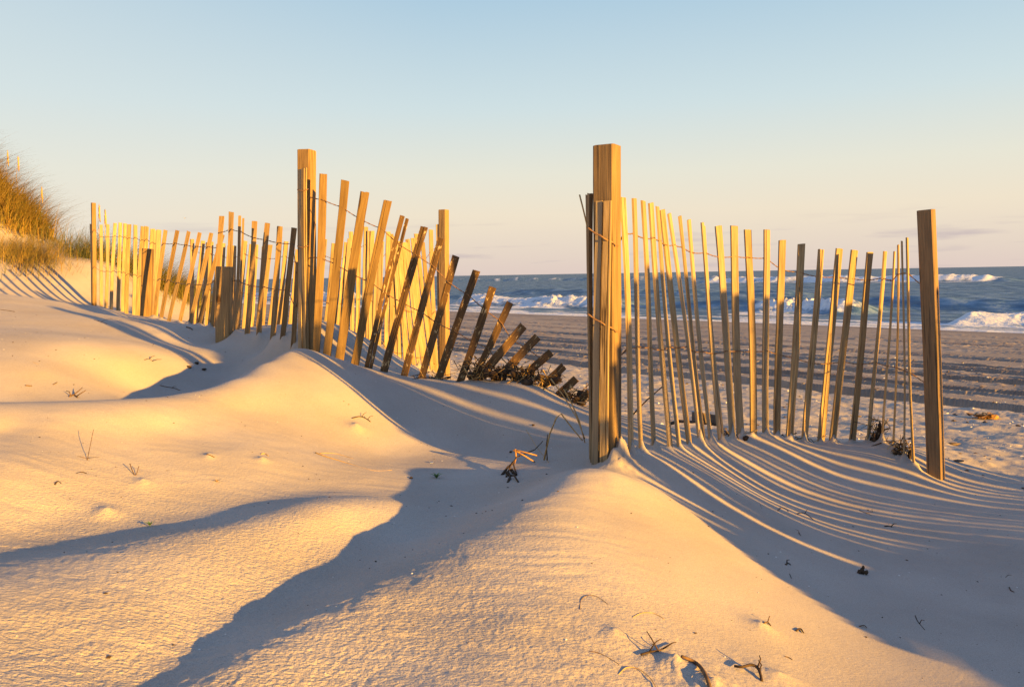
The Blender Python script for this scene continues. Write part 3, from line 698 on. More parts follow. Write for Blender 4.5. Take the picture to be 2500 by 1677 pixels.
# ------------------------------------------------------------------ posts
G_POST = "square wooden posts of the sand fence"
def post(key, size, turn, label, seed, bury=.5):
    u0, v0, u1, v1, y = POSTS[key]
    foot = P(u1, v1, y); top = P(u0, v0, y)
    v, f, uv = post_mesh(foot, top, size, math.radians(turn), bury, seed)
    o = new_obj("wooden_post", [q - foot for q in v], f, M_POST, None, uv, False, foot)
    tag(o, label, "post", G_POST); return o, foot, top
main_post, MF, MT = post('main', .090, -30, "tallest square wooden post, golden, with slats wired to its front", 1)
right_post, RF, RT = post('right', .078, -41, "square wooden post with shaded brown front at the seaward end of the upright fence", 2)
right_post.data.materials[0] = M_POST2
left_post, LF, LT = post('left', .088, -17, "tall wooden post behind the sand hump where the leaning slats begin", 3)
far_post, FF, FT = post('far', .090, -26, "pale wooden post standing behind the leaning dark slats", 4, 1.0)
corner_post, CF, CT = post('corner', .060, -49, "thin pale post beside the grassy dune", 5, 1.0)
stub_a, SAF, SAT = post('stub_a', .092, 12, "short sawn-off post among the slats, nearer the grassy dune", 6)
stub_b, SBF, SBT = post('stub_b', .104, 2, "short sawn-off post with dark shaded front beside the rippled hollow", 7)

# ------------------------------------------------------------------ sand fences
G_FENCE = "slatted wooden sand fences wired between posts"
def wire(parent, pts, r=0.0021):
    mb = MB(); pts = [Vector(p) for p in pts]; a, b = [], []; s = 0.0
    for p, q in zip(pts, pts[1:]):
        k = max(3, int((q - p).length / .022)); d = (q - p)
        nrm = Vector((-d.y, d.x, 0)); nrm = nrm.normalized() if nrm.length > 1e-5 else Vector((0, 1, 0))
        k = max(8, k)
        for i in range(k):                 # two strands pass before and behind each slat and twist together between slats
            f = i / k; sag = -0.03 * d.length * 4 * f * (1 - f); c = p + d * f + Vector((0, 0, sag))
            an = 4 * math.pi * f; rad = 0.0026 + 0.0055 * max(0.0, 1 - min(f, 1 - f) * d.length / .03)
            e = nrm * (rad * math.cos(an)) + Vector((0, 0, rad * .6 * math.sin(an)))
            a.append(c + e); b.append(c - e)
    mb.tube(a, r, sides=4); mb.tube(b, r, sides=4)
    o = parent.location
    return new_obj("wire", [v - o for v in mb.v], mb.f, M_WIRE, parent, None, True)

def fence_row(root, rows, w, m, wires, seed, face=None, pre=(), post_=(), lateral=1.0, grooves=.35, split=(), narrow=None):
    bt = [pair(r) for r in rows]
    for i, (r, (b, t)) in enumerate(zip(rows, bt)):
        a0 = bt[max(0, i - 1)][0]; a1 = bt[min(len(bt) - 1, i + 1)][0]
        tg = Vector((a1.x - a0.x, a1.y - a0.y, 0))
        tg = tg.normalized() if tg.length > 1e-3 else Vector((1, 0, 0))
        if tg.x < 0: tg = -tg
        wd = face(i, tg) if callable(face) else (face if face is not None else tg)
        wd = (Matrix.Rotation(random.uniform(-.11, .11), 3, 'Z') @ wd)
        ww = w if len(r) < 6 else r[5] * r[4] / F
        if callable(narrow): ww = narrow(i, ww)
        mm_ = m(i) if callable(m) else m; kw = dict(seed=seed + i, bend=random.uniform(-.012, .012), cut=random.uniform(-.12, .12))
        if i in split:
            v, f, uv = slat_mesh(b - wd * ww * .27, t - wd * ww * .27, wd, ww * .55, .009, **kw)
            kw['seed'] += 500
            v2, f2, uv2 = slat_mesh(b + wd * ww * .24, t + wd * ww * .30 - Vector((0, 0, .018)), wd, ww * .40, .009, **kw)
            k = len(v); o = root.location
            new_obj("slat", [q - o for q in v + v2], f + [tuple(j + k for j in q) for q in f2], mm_, root, uv + uv2)
        else:
            add_slat(root, b, t, wd, ww, m=mm_, groove=(random.uniform(.3, .8) if random.random() < grooves else 0), **kw)
    for fr in wires:
        pts = [b.lerp(t, fr + random.uniform(-.008, .008))  for (b, t) in bt]
        a = [p[0].lerp(p[1], fr) for p in pre]; z = [p[0].lerp(p[1], fr) for p in post_]
        wire(root, a + pts + z)
    return bt

rf = empty("sand_fence", P(1764, 1090, 4.45), "upright slatted fence standing between the tallest post and the post nearest the sea", "fence", G_FENCE)
def right_face(i, tg):
    if i < 10: return tg
    if i < 20: return Vector((.94, .34, 0))
    return Vector((.66, .75, 0))
fence_row(rf, RIGHT, .049, M_SLAT, (.86, .42), 100, face=right_face, grooves=.6, narrow=lambda i, ww: .020 if i > 20 else ww * random.uniform(.92, 1.12), pre=[(MF, MF + (MT - MF) * .74)], post_=[(RF, RF + (RT - RF) * .82)], split=(9,))
# slats gathered on the front and left of the tallest post
fa = Vector((math.cos(math.radians(-23)), math.sin(math.radians(-23)), 0)); fn = Vector((fa.y, -fa.x, 0))
if fn.y > 0: fn = -fn
def on_main(u, v, y): return P(u, v, y)
add_slat(rf, P(1452, 1128, 3.26), P(1463, 491, 3.26), fa, .030, seed=901, groove=.0)
add_slat(rf, P(1474, 1136, 3.235), P(1482, 490, 3.235), fa, .036, seed=902, groove=.8, m=M_SLAT)
add_slat(rf, P(1446, 1118, 3.33), P(1441, 473, 3.33), Vector((.6, .8, 0)), .036, seed=903, groove=.6)
add_slat(rf, P(1443, 1108, 3.38), P(1435, 475, 3.38), Vector((.9, .3, 0)), .016, seed=904)
for fr in (.60, .30):
    c = MF.lerp(MT, fr); q = MB(); pts = []
    for k in range(15):
        s = k / 14; pts.append(P(1433 + 76 * s, 0, 3.2)); 
        vv = {.60: (556, 600), .30: (766, 810)}[fr]; pts[-1] = P(1433 + 76 * s, vv[0] + (vv[1] - vv[0]) * s ** .9, 3.225 + .05 * abs(s - .5))
    q.tube(pts, .0028, sides=5); q.tube([p + Vector((0, 0, .004 * math.sin(k * 1.3))) for k, p in enumerate(pts)], .0024, sides=5)
    new_obj("wire", [v - rf.location for v in q.v], q.f, M_WIRE, rf, None, True)

lf = empty("sand_fence", P(1029, 930, 4.42), "collapsing fence of dark damp slats fanning down into the sand", "fence", G_FENCE)
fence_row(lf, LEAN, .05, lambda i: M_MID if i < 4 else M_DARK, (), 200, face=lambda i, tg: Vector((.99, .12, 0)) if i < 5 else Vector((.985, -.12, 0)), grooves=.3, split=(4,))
lb = [pair(r) for r in LEAN]
for o, k in zip([c for c in lf.children if c.name.startswith("slat")], range(3)):
    pass
wire(lf, [LF.lerp(LT, .78)] + [b.lerp(t, .86 - .010 * i)  for i, (b, t) in enumerate(lb[:14])] + [P(1290, 790, 4.0)][:0])
wire(lf, [LF.lerp(LT, .48)] + [b.lerp(t, .54 - .012 * i)  for i, (b, t) in enumerate(lb[:12])])

ff = empty("sand_fence", P(600, 830, 5.7), "weathered fence leaning along the sand past both sawn-off posts up to the dune", "fence", G_FENCE)
fr_rows = [r for r in FRONT]
order = fr_rows[8:] + fr_rows[:8]
fence_row(ff, order, .038, M_FRONT, (.86, .45), 300, face=Vector((.99, .08, 0)), grooves=.6, post_=[(LF, LT)], split=(8,))
fence_row(ff, FARL, .046, M_SLAT, (.86, .45), 400, face=Vector((.88, .47, 0)), pre=[(CF, CT - (CT - CF) * .12)])
add_slat(ff, P(734, 858, 5.02), P(731, 414, 5.02), Vector((.85, -.53, 0)), .030, seed=911)
add_slat(ff, P(743, 858, 5.00), P(741, 411, 5.00), Vector((.85, -.53, 0)), .026, seed=912, groove=.8)
add_slat(ff, P(750, 858, 5.00), P(748, 410, 5.00), Vector((.85, -.53, 0)), .010, seed=913)
add_slat(ff, P(226, 748, 12.5), P(221, 547, 12.5), Vector((.9, -.4, 0)), .040, seed=914)
for vv in (464, 602):
    q = MB(); q.tube([P(726, vv - 1, 5.03), P(727, vv, 4.985), P(740, vv + 3, 4.97), P(750, vv - 1, 4.97), P(753, vv - 3, 5.03)], .0030, sides=5)
    new_obj("wire", [v - ff.location for v in q.v], q.f, M_WIRE, ff, None, True)

bf = empty("sand_fence", P(886, 868, 8.6), "paler fence row standing behind the leaning slats on the beach side", "fence", G_FENCE)
fence_row(bf, BACK, .048, M_SLAT, (.86, .45, .10), 500, face=Vector((.94, .34, 0)), post_=[(FF, FT)])

# the next section of fence, outside the picture to the right: it throws the stripes over the right dune
xf = empty("sand_fence", (3.6, 1.8, ground(3.6, 1.8)), "next section of slatted fence standing beyond the picture's right edge", "fence", G_FENCE)
XF = []
_leanrow = []
for k in range(19):
    f = k / 18; pt = 2.28 + .80 * f
    _leanrow.append((2.78 + .29 * f, pt, float(np.interp(pt, [2.28, 2.4, 2.6, 2.74, 2.80, 2.88, 3.0, 3.08], [1.06, 1.10, 1.27, 1.44, 1.84, 2.0, 2.12, 2.2]))))
_pp = [3.165, 3.20, 3.245, 3.28, 3.33, 3.37, 3.41]
while _pp[-1] < 5.35: _pp.append(_pp[-1] + random.choice((.036, .05, .06, .075, .092)))
_uprow = [(p, p - random.uniform(-.03, .06), float(np.interp(p, [3.1, 4.0, 4.6, 5.1, 5.4], [2.28, 2.24, 2.10, 1.97, 1.9]))) for p in _pp]
for (p0, p1, zt) in _leanrow + _uprow:
    q = SP(2.0 + random.uniform(-.02, .02), p0); b = Vector((q[0], q[1], ground(q[0], q[1]))); q = SP(2.0 + random.uniform(-.06, .06), p1)
    XF.append((b, Vector((q[0], q[1], zt + random.uniform(-.02, .02)))))
for k, (b, t) in enumerate(XF):
    add_slat(xf, b, t, Matrix.Rotation(random.uniform(-.2, .2), 3, 'Z') @ Vector((-SH[1], SH[0], 0)), .052, seed=700 + k)
for fr in (.86, .45): wire(xf, [b.lerp(t, fr) for b, t in XF])

# ------------------------------------------------------------------ dune grass
def blade(V, Fc, T, x, y, z, h, w, lean, az, tint, curl):
    b = len(V); d = np.array([math.cos(az), math.sin(az)]); sd = np.array([-d[1], d[0]])
    for k in range(4):
        f = k / 3; r = lean * h * f ** 1.6; zz = h * f * (1 - curl * f * f)
        ww = w * (1 - f * .92) / 2
        c = (x + d[0] * r, y + d[1] * r, z + zz)
        V.append((c[0] - sd[0] * ww, c[1] - sd[1] * ww, c[2])); V.append((c[0] + sd[0] * ww, c[1] + sd[1] * ww, c[2])); T.extend((tint, tint))
    for k in range(3): Fc.append((b + 2 * k, b + 2 * k + 1, b + 2 * k + 3, b + 2 * k + 2))

def build_grass():
    rr = np.random.default_rng(5); V, Fc, T = [], [], []
    def scatter(poly, n_clump, per, h0, h1, tint, spread, wind, dens=None, w=.008):
        """Clumps inside a region of the dune given as survey pixels with distances (u, v, y)."""
        q = [P(*p) for p in poly]; c0 = np.array([[p.x, p.y] for p in q])
        done = 0
        while done < n_clump:
            a = rr.dirichlet(np.ones(len(c0)) * .8); x, y = a @ c0; done += 1
            m = per if per == 1 else rr.integers(per // 2, per + 1)
            xs = x + rr.normal(0, spread, m); ys = y + rr.normal(0, spread, m); zs = height(xs, ys, False)
            ct = rr.normal(0, .14)
            for k in range(m):
                blade(V, Fc, T, xs[k], ys[k], zs[k] - .03, rr.uniform(h0, h1), w * rr.uniform(.6, 1.1), rr.uniform(.25, 1.5), wind + rr.normal(0, 1.0),
                      float(np.clip(tint + ct + rr.normal(0, .2), 0, 1)), rr.uniform(.05, .5))
    R = [(-420,300,19),(-60,500,17.2),(20,520,17.0),(90,580,16.6),(140,605,16.0),(60,620,15.2),(-60,575,15.2),(-420,480,16)]
    scatter(R, 260, 30, .4, .85, .68, .17, 0.2, w=.016)
    scatter([(20,545,17.0),(90,590,16.4),(150,612,15.8),(60,620,15.0),(-60,560,15.6)], 110, 26, .38, .8, .64, .16, 0.2, w=.016)
    scatter([(130,610,15.6),(260,640,14.9),(380,660,14.9),(230,680,14.2),(150,640,14.8)], 80, 24, .35, .75, .25, .16, 0.6)
    scatter([(240,650,14.6),(330,660,14.8),(430,690,14.8),(520,720,15.0),(470,740,14.4),(300,690,13.9)], 120, 26, .35, .75, .35, .2, 0.7)
    scatter([(0,620,15),(120,640,14.6),(200,700,13.6),(80,740,12.6),(0,730,12.6),(-80,690,13.5)], 190, 16, .25, .6, .62, .16, 0.5, w=.008)
    scatter([(400,690,15.6),(470,720,15.6),(540,735,15.6),(500,760,14.6)], 90, 26, .35, .75, .16, .2, 0.6)
    me = bpy.data.meshes.new("dune_grass"); me.from_pydata(V, [], Fc)
    at = me.attributes.new("tint", 'FLOAT', 'POINT'); at.data.foreach_set("value", np.array(T, np.float32))
    me.materials.append(M_GRASS); o = bpy.data.objects.new("dune_grass", me); COL.objects.link(o)
    tag(o, "golden and green grass covering the dune behind the fence", "grass", None, 'stuff')
build_grass()

G_OAT = "sea oat stalks standing above the dune"
for (u0, v0, u1, v1, y, lab) in (
    (20, 372, 12, 470, 16.8, "slim sea oat stalk at the picture's left edge on the dune's grassy top"),
    (46, 385, 38, 520, 16.6, "sea oat stalk with a brown seed head above the orange grass"),
    (104, 460, 92, 590, 16.0, "short sea oat stalk leaning over the seaward slope of the grass"),
    (243, 502, 246, 690, 14.2, "thin sea oat stalk rising just beside the pale corner post"),
    (257, 515, 264, 690, 14.0, "sea oat stalk with golden seeds rising behind the first slats")):
    mb = MB(); a, b = P(u1, v1, y), P(u0, v0, y); a.z = min(a.z, ground(a.x, a.y) - .03) if v1 < 600 else ground(a.x, a.y) - .03
    pts = [a.lerp(b, k / 6) + Vector((.03 * math.sin(k * 1.1), 0, 0)) for k in range(7)]
    mb.tube(pts, .006, .003, 4); root = mb.build("sea_oat", M_STRAW, None, a)
    tag(root, lab, "grass stalk", G_OAT)
    hb = MB(); rr = random.Random(int(u0 * 7 + v0)); ax = (b - a).normalized()
    hb.lump(b - ax * .13, .017, .015, .15, int(u0), 12, 6)
    h = hb.build("seed_head", M_STRAW if rr.random() < .6 else M_TWIG, root, a)

# ------------------------------------------------------------------ litter on the sand
def on_ground(u, v, lift=0.0, scale=1.0):
    """Ground point under photograph pixel (u, v)."""
    d = P(u, v, 1.0); lo, best = .6, None
    ys = np.concatenate([np.linspace(.9, 8, 900), np.linspace(8.02, 30, 500)])
    zs = HC + (d.z - HC) * ys; g = height(d.x * ys, ys, False)
    k = np.nonzero(g >= zs)[0]
    k = k[0] if len(k) else len(ys) - 1
    return Vector((d.x * ys[k], ys[k], g[k] + lift))

G_BIT = "dry bits of plant litter scattered over the sand"
def twig(path, r, label, m=None, cat="twig", name="twig", r1=None, lifts=None, branches=()):
    r *= .43; r1 = None if r1 is None else r1 * .5
    pts = [on_ground(u, v, (lifts[i] if lifts else r * .6)) for i, (u, v) in enumerate(path)]
    # smooth the path
    fine = []
    for i in range(len(pts) - 1):
        p0, p1, p2, p3 = pts[max(0, i - 1)], pts[i], pts[i + 1], pts[min(len(pts) - 1, i + 2)]
        for k in range(5):
            t = k / 5
            fine.append(.5 * ((2 * p1) + (p2 - p0) * t + (2 * p0 - 5 * p1 + 4 * p2 - p3) * t * t + (3 * p1 - p0 - 3 * p2 + p3) * t ** 3))
    fine.append(pts[-1])
    mb = MB(); mb.tube(fine, r, r * .6 if r1 is None else r1, 6)
    rr = random.Random(int(path[0][0] * 3 + path[0][1]))
    for (f, du, dv, lift) in branches:
        c = fine[int(f * (len(fine) - 1))]; e = c + Vector((du, dv, lift)); mid = c.lerp(e, .55) + Vector((rr.uniform(-.006, .006), 0, rr.uniform(0, .008)))
        mb.tube([c, mid, e], r * .75, r * .35, 5)
    o = mb.build(name, m or M_TWIG, None, fine[0])
    return tag(o, label, cat, G_BIT)

# branchy root with orange broken stalks lying left of the tallest post
c0 = on_ground(1240, 1150); rt = empty("dead_root", c0, "dead dark root with bright orange broken stalks left of the tallest post", "root")
mb = MB()
def og(u, v, l=0.0): return on_ground(u, v, l)
mb.tube([og(1236,1166,.005), og(1246,1150,.02), og(1262,1135,.035), og(1285,1122,.03), og(1306,1108,.02), og(1325,1085,.015)], .0036, .0022, 6)
mb.tube([og(1225,1160,.0), og(1240,1152,.02), og(1252,1142,.025), og(1262,1160,.0)], .006, .003, 6)
mb.tube([og(1240,1180,.0), og(1246,1168,.012), og(1256,1172,.018), og(1266,1178,0)], .006, .003, 6)
for k in range(5): mb.lump(og(1238 + 5 * k, 1158 + 6 * math.sin(k * 2.1), .008), .008, .008, .007, k)
mb.build("root", M_WEED, rt, c0)
for pth in (((1256,1098,.075),(1290,1106,.07),(1312,1112,.05)), ((1258,1101,.075),(1280,1112,.055),(1306,1128,.03)), ((1258,1096,.08),(1260,1116,.05),(1256,1132,.02)), ((1252,1099,.08),(1270,1104,.08))):
    q = MB(); q.tube([P(u, v, og(1256, 1135).y) for u, v, l in pth], .0042, .003, 6); q.build("stalk", M_ORANGE, rt, c0)
q = MB(); q.tube([og(1285,1070,.04), og(1310,1102,.02), og(1340,1130,0)], .002, .0012, 4); q.build("stalk", M_STRAW, rt, c0)

# tall dry stalks beside the tallest post
for lab, pth, r, m in (
    ("bent dry grass stalk arching over the hollow beside the tallest post", ((1328,1112,0),(1342,1060,.05),(1358,1020,.08),(1370,1010,.09),(1398,1046,.06),(1422,1075,.02)), .0040, M_STRAW),
    ("straight dry grass stalk leaning on the foot of the tallest post", ((1376,950,.10),(1396,985,.08),(1415,1030,.05),(1428,1070,.0)), .0036, M_STRAW),
    ("short brown stalk standing upright left of the tallest post", ((1336,1112,0),(1334,1085,.035),(1337,1060,.07)), .003, M_TWIG),
    ("thin pale stalk crossing low in front of the collapsed slat ends", ((1345,925,.10),(1375,965,.07),(1408,1020,.02),(1428,1060,0)), .0028, M_STRAW)):
    b = og(1420, 1085) if 'foot' in lab or 'low' in lab else og(1332, 1112)
    q = MB(); pts = []
    y0 = 3.45
    for (u, v, l) in pth: pts.append(P(u, v, y0 if u < 1400 else 3.38))
    pts[0 if pth[0][2] == 0 else -1].z -= .02
    q.tube(pts, r, r * .7, 5)
    tag(q.build("dry_stalk", m, None, pts[0]), lab, "grass stalk", "dry stalks beside the tallest post")
q = MB(); q.tube([P(1415, 476, 3.36), P(1426, 520, 3.34), P(1434, 556, 3.32), P(1436, 590, 3.33)], .0035, .003, 5)
o = q.build("splinter", M_SLAT, rf, rf.location)
o.data.materials[0] = M_STRAW

# seedlings and shell
def seedling(u, v, label, s, m):
    c = og(u, v); q = MB()
    for k in range(7):
        an = k * .9 + .3; e = Vector((math.cos(an), math.sin(an) * .6, 0)) * s
        q.strip([c + Vector((0, 0, .004)), c + e * .5 + Vector((0, 0, s * .55)), c + e + Vector((0, 0, s * .62))], s * .28, side=Vector((-math.sin(an), math.cos(an), 0)))
    q.tube([c - Vector((0, 0, .01)), c + Vector((0, 0, s * .5))], s * .06, s * .04, 5)
    tag(q.build("seedling", m, None, c), label, "seedling", "seedlings sprouting from the sand")
seedling(1066, 1168, "small dark green seedling sprouting in the shaded hollow", .032, M_GREEN)
seedling(366, 1285, "tiny yellow green seedling at the edge of the long shadow near the picture's left", .020, M_GREEN)
seedling(530, 1178, "tiny pale seedling on the sunlit sand below the hump", .016, M_STRAW)
c = og(1055, 1132, .002); q = MB()
for k in range(7):
    a0, a1 = -1.1 + k * .31, -1.1 + (k + 1) * .31
    q.v += [c, c + Vector((math.sin(a0) * .014, math.cos(a0) * .012, .004 + .002 * (k % 2))), c + Vector((math.sin(a1) * .014, math.cos(a1) * .012, .004 + .002 * ((k + 1) % 2))), c + Vector((0, 0, -.004))]
    b = len(q.v) - 4; q.f += [(b, b + 1, b + 2), (b + 3, b + 2, b + 1)]
tag(q.build("shell", M_SHELL, None, c), "small white shell fragment in the shaded hollow above the seedling", "shell")

twig([(770,1106),(800,1117),(830,1126),(870,1138),(915,1150),(957,1149)], .006, "long pale reed lying across the edge of the sunlit patch", M_STRAW, "reed", "reed", .003)
twig([(782,1106),(820,1108),(862,1120)], .003, "thin straw lying above the long pale reed", M_STRAW, "straw", "straw")
twig([(1664,1604),(1700,1622),(1722,1650),(1735,1690)], .008, "curved brown strap of seaweed running off the bottom of the picture", M_TWIG, "seaweed", "seaweed_strap", .009)
twig([(1565,1600),(1590,1592),(1612,1590),(1640,1572)], .006, "forked dark twig propped on a sand heap beside the seaweed strap", M_WEED, "twig", "twig", .003, None, ((.3,.03,.02,.02),(.6,-.02,.03,.03),(.75,.03,0,.015)))
twig([(1793,1634),(1812,1642),(1835,1640),(1852,1648),(1860,1664)], .007, "thick dark seaweed stem on the sunlit heap at the bottom edge", M_WEED, "seaweed", "kelp_strip", .007, (.006,.012,.014,.01,0), ((.8,0,.01,.02),(.7,.01,.02,.018)))
twig([(1560,1600),(1450,1560)][:0] or [(1422,1598),(1440,1592),(1462,1598),(1490,1612),(1512,1626)], .0022, "thin dark root looping on the sunlit ridge, lower one", M_TWIG, "root", "thin_root")
twig([(1416,1488),(1418,1468),(1432,1455),(1455,1458),(1485,1476)], .002, "thin dark root looping on the sunlit ridge, upper one", M_TWIG, "root", "thin_root")
twig([(1545,1508),(1568,1498),(1598,1500),(1622,1514)], .0022, "pale curled root half buried above the bottom heap", M_STRAW, "root", "thin_root")
twig([(1510,1650),(1530,1634),(1560,1636),(1590,1660),(1605,1690)], .0028, "pale curled root looping down to the bottom edge", M_STRAW, "root", "thin_root")
twig([(1898,1248),(1908,1240),(1920,1244),(1925,1250)], .005, "arched dark twig on the striped dune, farthest from the sunlit ridge's foot", M_TWIG)
twig([(1945,1256),(1960,1252),(1972,1258),(1986,1270)], .005, "dark crooked twig in the middle of the striped shadows", M_WEED, branches=((.5,.02,.02,.015),))
twig([(2098,1246),(2115,1252),(2132,1250)], .004, "reddish forked twig among the light stripes", M_TWIG, branches=((.4,.01,-.06,.0),(.9,.01,.02,.01)))
twig([(2160,1286),(2170,1285),(2178,1287)], .008, "dark stubby twig end in the shade of the right dune", M_WEED, branches=((.8,.03,.01,.01),))
twig([(2234,1505),(2240,1518),(2252,1532),(2258,1540)], .005, "crooked dark twig lying in the deep shade at lower right", M_WEED, branches=((.5,.015,.0,.01),))
twig([(2464,1434),(2468,1442),(2476,1446)], .005, "short black twig near the right edge, in the shade", M_WEED)
twig([(2455,1410),(2462,1405),(2470,1407)], .004, "small curled brown bit just above the short black twig", M_TWIG)
twig([(1856,1232),(1859,1242)], .003, "short dark splinter at the left of the striped dune", M_TWIG)
twig([(1950,1302),(1955,1308)], .004, "small dark fleck below the arched twig in the shade", M_TWIG, branches=((.4,-.01,.02,.012),))
c = og(2105, 1402); q = MB()
q.lump(c + Vector((0, 0, .010)), .009, .008, .014, 3); q.lump(c + Vector((.003, .002, .024)), .0055, .0055, .008, 4); q.lump(c + Vector((-.010, 0, .008)), .008, .008, .008, 5); q.lump(c + Vector((.013, -.004, .007)), .008, .007, .009, 6)
tag(q.build("seed_pod", M_WEED, None, c), "knobbly brown seed pod on its own light streak in the right shade", "seed pod", G_BIT)
twig([(1918,1380),(1924,1376),(1930,1381)], .008, "round dark scrap left of the seed pod, in shade", M_WEED, branches=((.3,.012,.01,.01),))
twig([(1928,1402),(1932,1412)], .003, "thin dark scrap below the round one in shade", M_WEED)
twig([(1866,1524),(1874,1520),(1882,1528)], .005, "brown bit on a small lit heap in the lower right", M_TWIG, branches=((.5,.01,.01,.012),))
twig([(1944,1540),(1954,1537),(1962,1546)], .006, "dark bit right of the small lit heap", M_WEED)
twig([(2098,1530),(2110,1528),(2116,1533)], .004, "reddish scrap between the bright sand and the deep shade", M_TWIG)
twig([(1916,1604),(1926,1606),(1935,1612)], .003, "thin red scrap above the bottom edge heap", M_TWIG)
# sunlit left side
twig([(213,1126),(222,1108),(231,1090)], .003, "thin upright twig casting a shadow on the lower hump", M_TWIG, lifts=(0,.03,.06), branches=((.1,.05,-.01,.005),(.1,-.05,.0,.008)))
twig([(318,1146),(325,1158),(332,1162),(340,1152)], .004, "forked brown twig on the smooth lit slope of the hump", M_TWIG, lifts=(.02,.006,.002,.02))
twig([(186,1160),(200,1155),(212,1158)], .005, "upper dark scrap of a pair in the lit sand at left", M_WEED)
twig([(134,1186),(142,1178),(150,1184)], .005, "lower dark scrap of a pair in the lit sand at left", M_WEED, branches=((.5,.0,-.02,.0),))
twig([(505,1112),(516,1116),(524,1119)], .007, "brown stub below the centre of the hump", M_TWIG)
twig([(405,1150),(416,1150),(426,1154)], .004, "small dark chip left of the pale seedling", M_WEED)
twig([(638,1110),(646,1108),(655,1114)], .006, "straw bit on a small lit heap below the hump", M_STRAW)
twig([(860,1022),(878,1018),(892,1022),(905,1030)], .006, "dark seaweed crumbs on the heap where the hump meets the shade", M_WEED, "seaweed", "seaweed_scrap", branches=((.5,.02,.02,.02),(.8,.03,-.01,.02)))
twig([(170,970),(180,966),(190,972)], .010, "reddish brown clump on the shadow's edge at the far left", M_TWIG, "seaweed", "seaweed_scrap", branches=((.2,-.04,.03,.02),(.8,.05,.0,.03),(.5,.02,.05,.03)))
twig([(390,942),(405,946),(424,948),(440,954)], .007, "long brown twig in the shaded hollow behind the hump", M_TWIG, branches=((.6,.04,-.03,.01),))
for (u, v, lab) in ((480,888,"largest black pebble in the shaded hollow"),(462,898,"flat black pebble left in the shaded hollow"),(498,904,"small black pebble nearest the hump in the hollow")):
    c = og(u, v, .004); q = MB(); q.lump(c, .017, .012, .009, int(u)); tag(q.build("pebble", M_WEED, None, c), lab, "pebble", "black pebbles in the shaded hollow")
twig([(352,880),(364,878),(372,884)], .008, "small dark knot at the tip of the hump's shadow", M_WEED, branches=((.9,.06,.0,.01),(.5,.03,.02,.02)))
twig([(62,942),(72,943),(78,944)], .008, "reddish chip alone on the lit bank at the left", M_TWIG)
twig([(130,940),(140,934)], .005, "short splinter right of the reddish chip", M_TWIG)
twig([(80,886),(95,890)], .004, "thin straw far up the lit bank", M_STRAW)
twig([(230,782),(246,786),(262,792)], .005, "thin brown root at the crest below the first slats", M_TWIG, branches=((.5,.08,.02,.02),))
twig([(280,778),(300,784)], .004, "short brown root beside the crest below the first slats", M_TWIG)
twig([(0,757),(18,759),(36,762)], .008, "dark line of dry seaweed on the upper bank at the left edge", M_WEED, "seaweed", "seaweed_scrap")
twig([(455,800),(464,802),(470,806)], .012, "black scrap at the foot of the slats beside the near sawn-off post", M_WEED, "seaweed", "seaweed_scrap")
for (u, v, lab) in ((1302,1039,"black speck of charcoal in the hollow left of the tallest post"),(1247,1105,"black speck touching the dead root"),(1004,1169,"black speck left of the green seedling")):
    c = og(u, v, .003); q = MB(); q.lump(c, .007, .006, .005, int(u)); tag(q.build("charcoal", M_WEED, None, c), lab, "charcoal", "charcoal specks in the hollow")

# ------------------------------------------------------------------ seaweed and driftwood caught by the fences
def weed_clump(c, ext, n, label, seed, ms=(None,), blobs=6):
    rr = random.Random(seed); c = Vector(c)
    root = empty("seaweed_clump", c, label, "seaweed", "dried seaweed caught at the foot of the fences")
    q, q2 = MB(), MB()
    for k in range(blobs):
        p = c + Vector((rr.uniform(-1, 1) * ext[0], rr.uniform(-1, 1) * ext[1], rr.uniform(-.2, .6) * ext[2]))
        q.lump(p, ext[0] * rr.uniform(.12, .28), ext[1] * rr.uniform(.2, .45), ext[2] * rr.uniform(.2, .45), seed + k)
    for k in range(n):
        p = c + Vector((rr.gauss(0, .5) * ext[0], rr.gauss(0, .5) * ext[1], rr.uniform(-.3, .9) * ext[2])); d = Vector((rr.gauss(0, 1), rr.gauss(0, .6), rr.gauss(0, .7))).normalized()
        L = rr.uniform(.05, .16); b = Vector((rr.uniform(-.03, .03), rr.uniform(-.03, .03), rr.uniform(-.03, .02)))
        (q if rr.random() < .6 else q2).tube([p - d * L / 2, p + b, p + d * L / 2], rr.uniform(.0015, .004), .001, 4, False)
    q.build("stems", M_WEED, root, c); q2.build("straw", M_STRAW, root, c)
    return root
def lp(k, du=0, dv=0): return P(LEAN[k][2] + du, LEAN[k][3] + dv, LEAN[k][4])
weed_clump(lp(11, 8, -18), (.10,.05,.07), 60, "dark seaweed tangle round the feet of the steepest fallen slats", 1)
weed_clump(lp(12, 2, -14), (.10,.05,.06), 60, "seaweed tangle with orange straw between the fallen slats", 2)
weed_clump(lp(13, 0, -8), (.10,.05,.06), 50, "seaweed tangle under the middle of the fallen slat ends", 3)
weed_clump(lp(14, -2, -12), (.12,.05,.06), 60, "seaweed tangle heaped against the lowest fallen slats", 4)
weed_clump(lp(16, 4, -8), (.10,.06,.06), 50, "black lump of seaweed just left of the tallest post", 5, blobs=10)
weed_clump(lp(7, 30, 2), (.14,.04,.02), 26, "thin line of twigs and straw at the feet of the dark leaning slats", 6, blobs=2)
weed_clump(P(2142, 1075, 4.76), (.05,.05,.14), 50, "tallest dark seaweed clump in the upright fence near its seaward end", 7, blobs=10)
weed_clump(P(2168, 1105, 4.68), (.08,.05,.06), 40, "low brown seaweed at the feet of the last crowded slats", 8)
weed_clump(P(2198, 1112, 4.56), (.05,.04,.08), 50, "curly dark seaweed between the last two slats", 9, blobs=8)
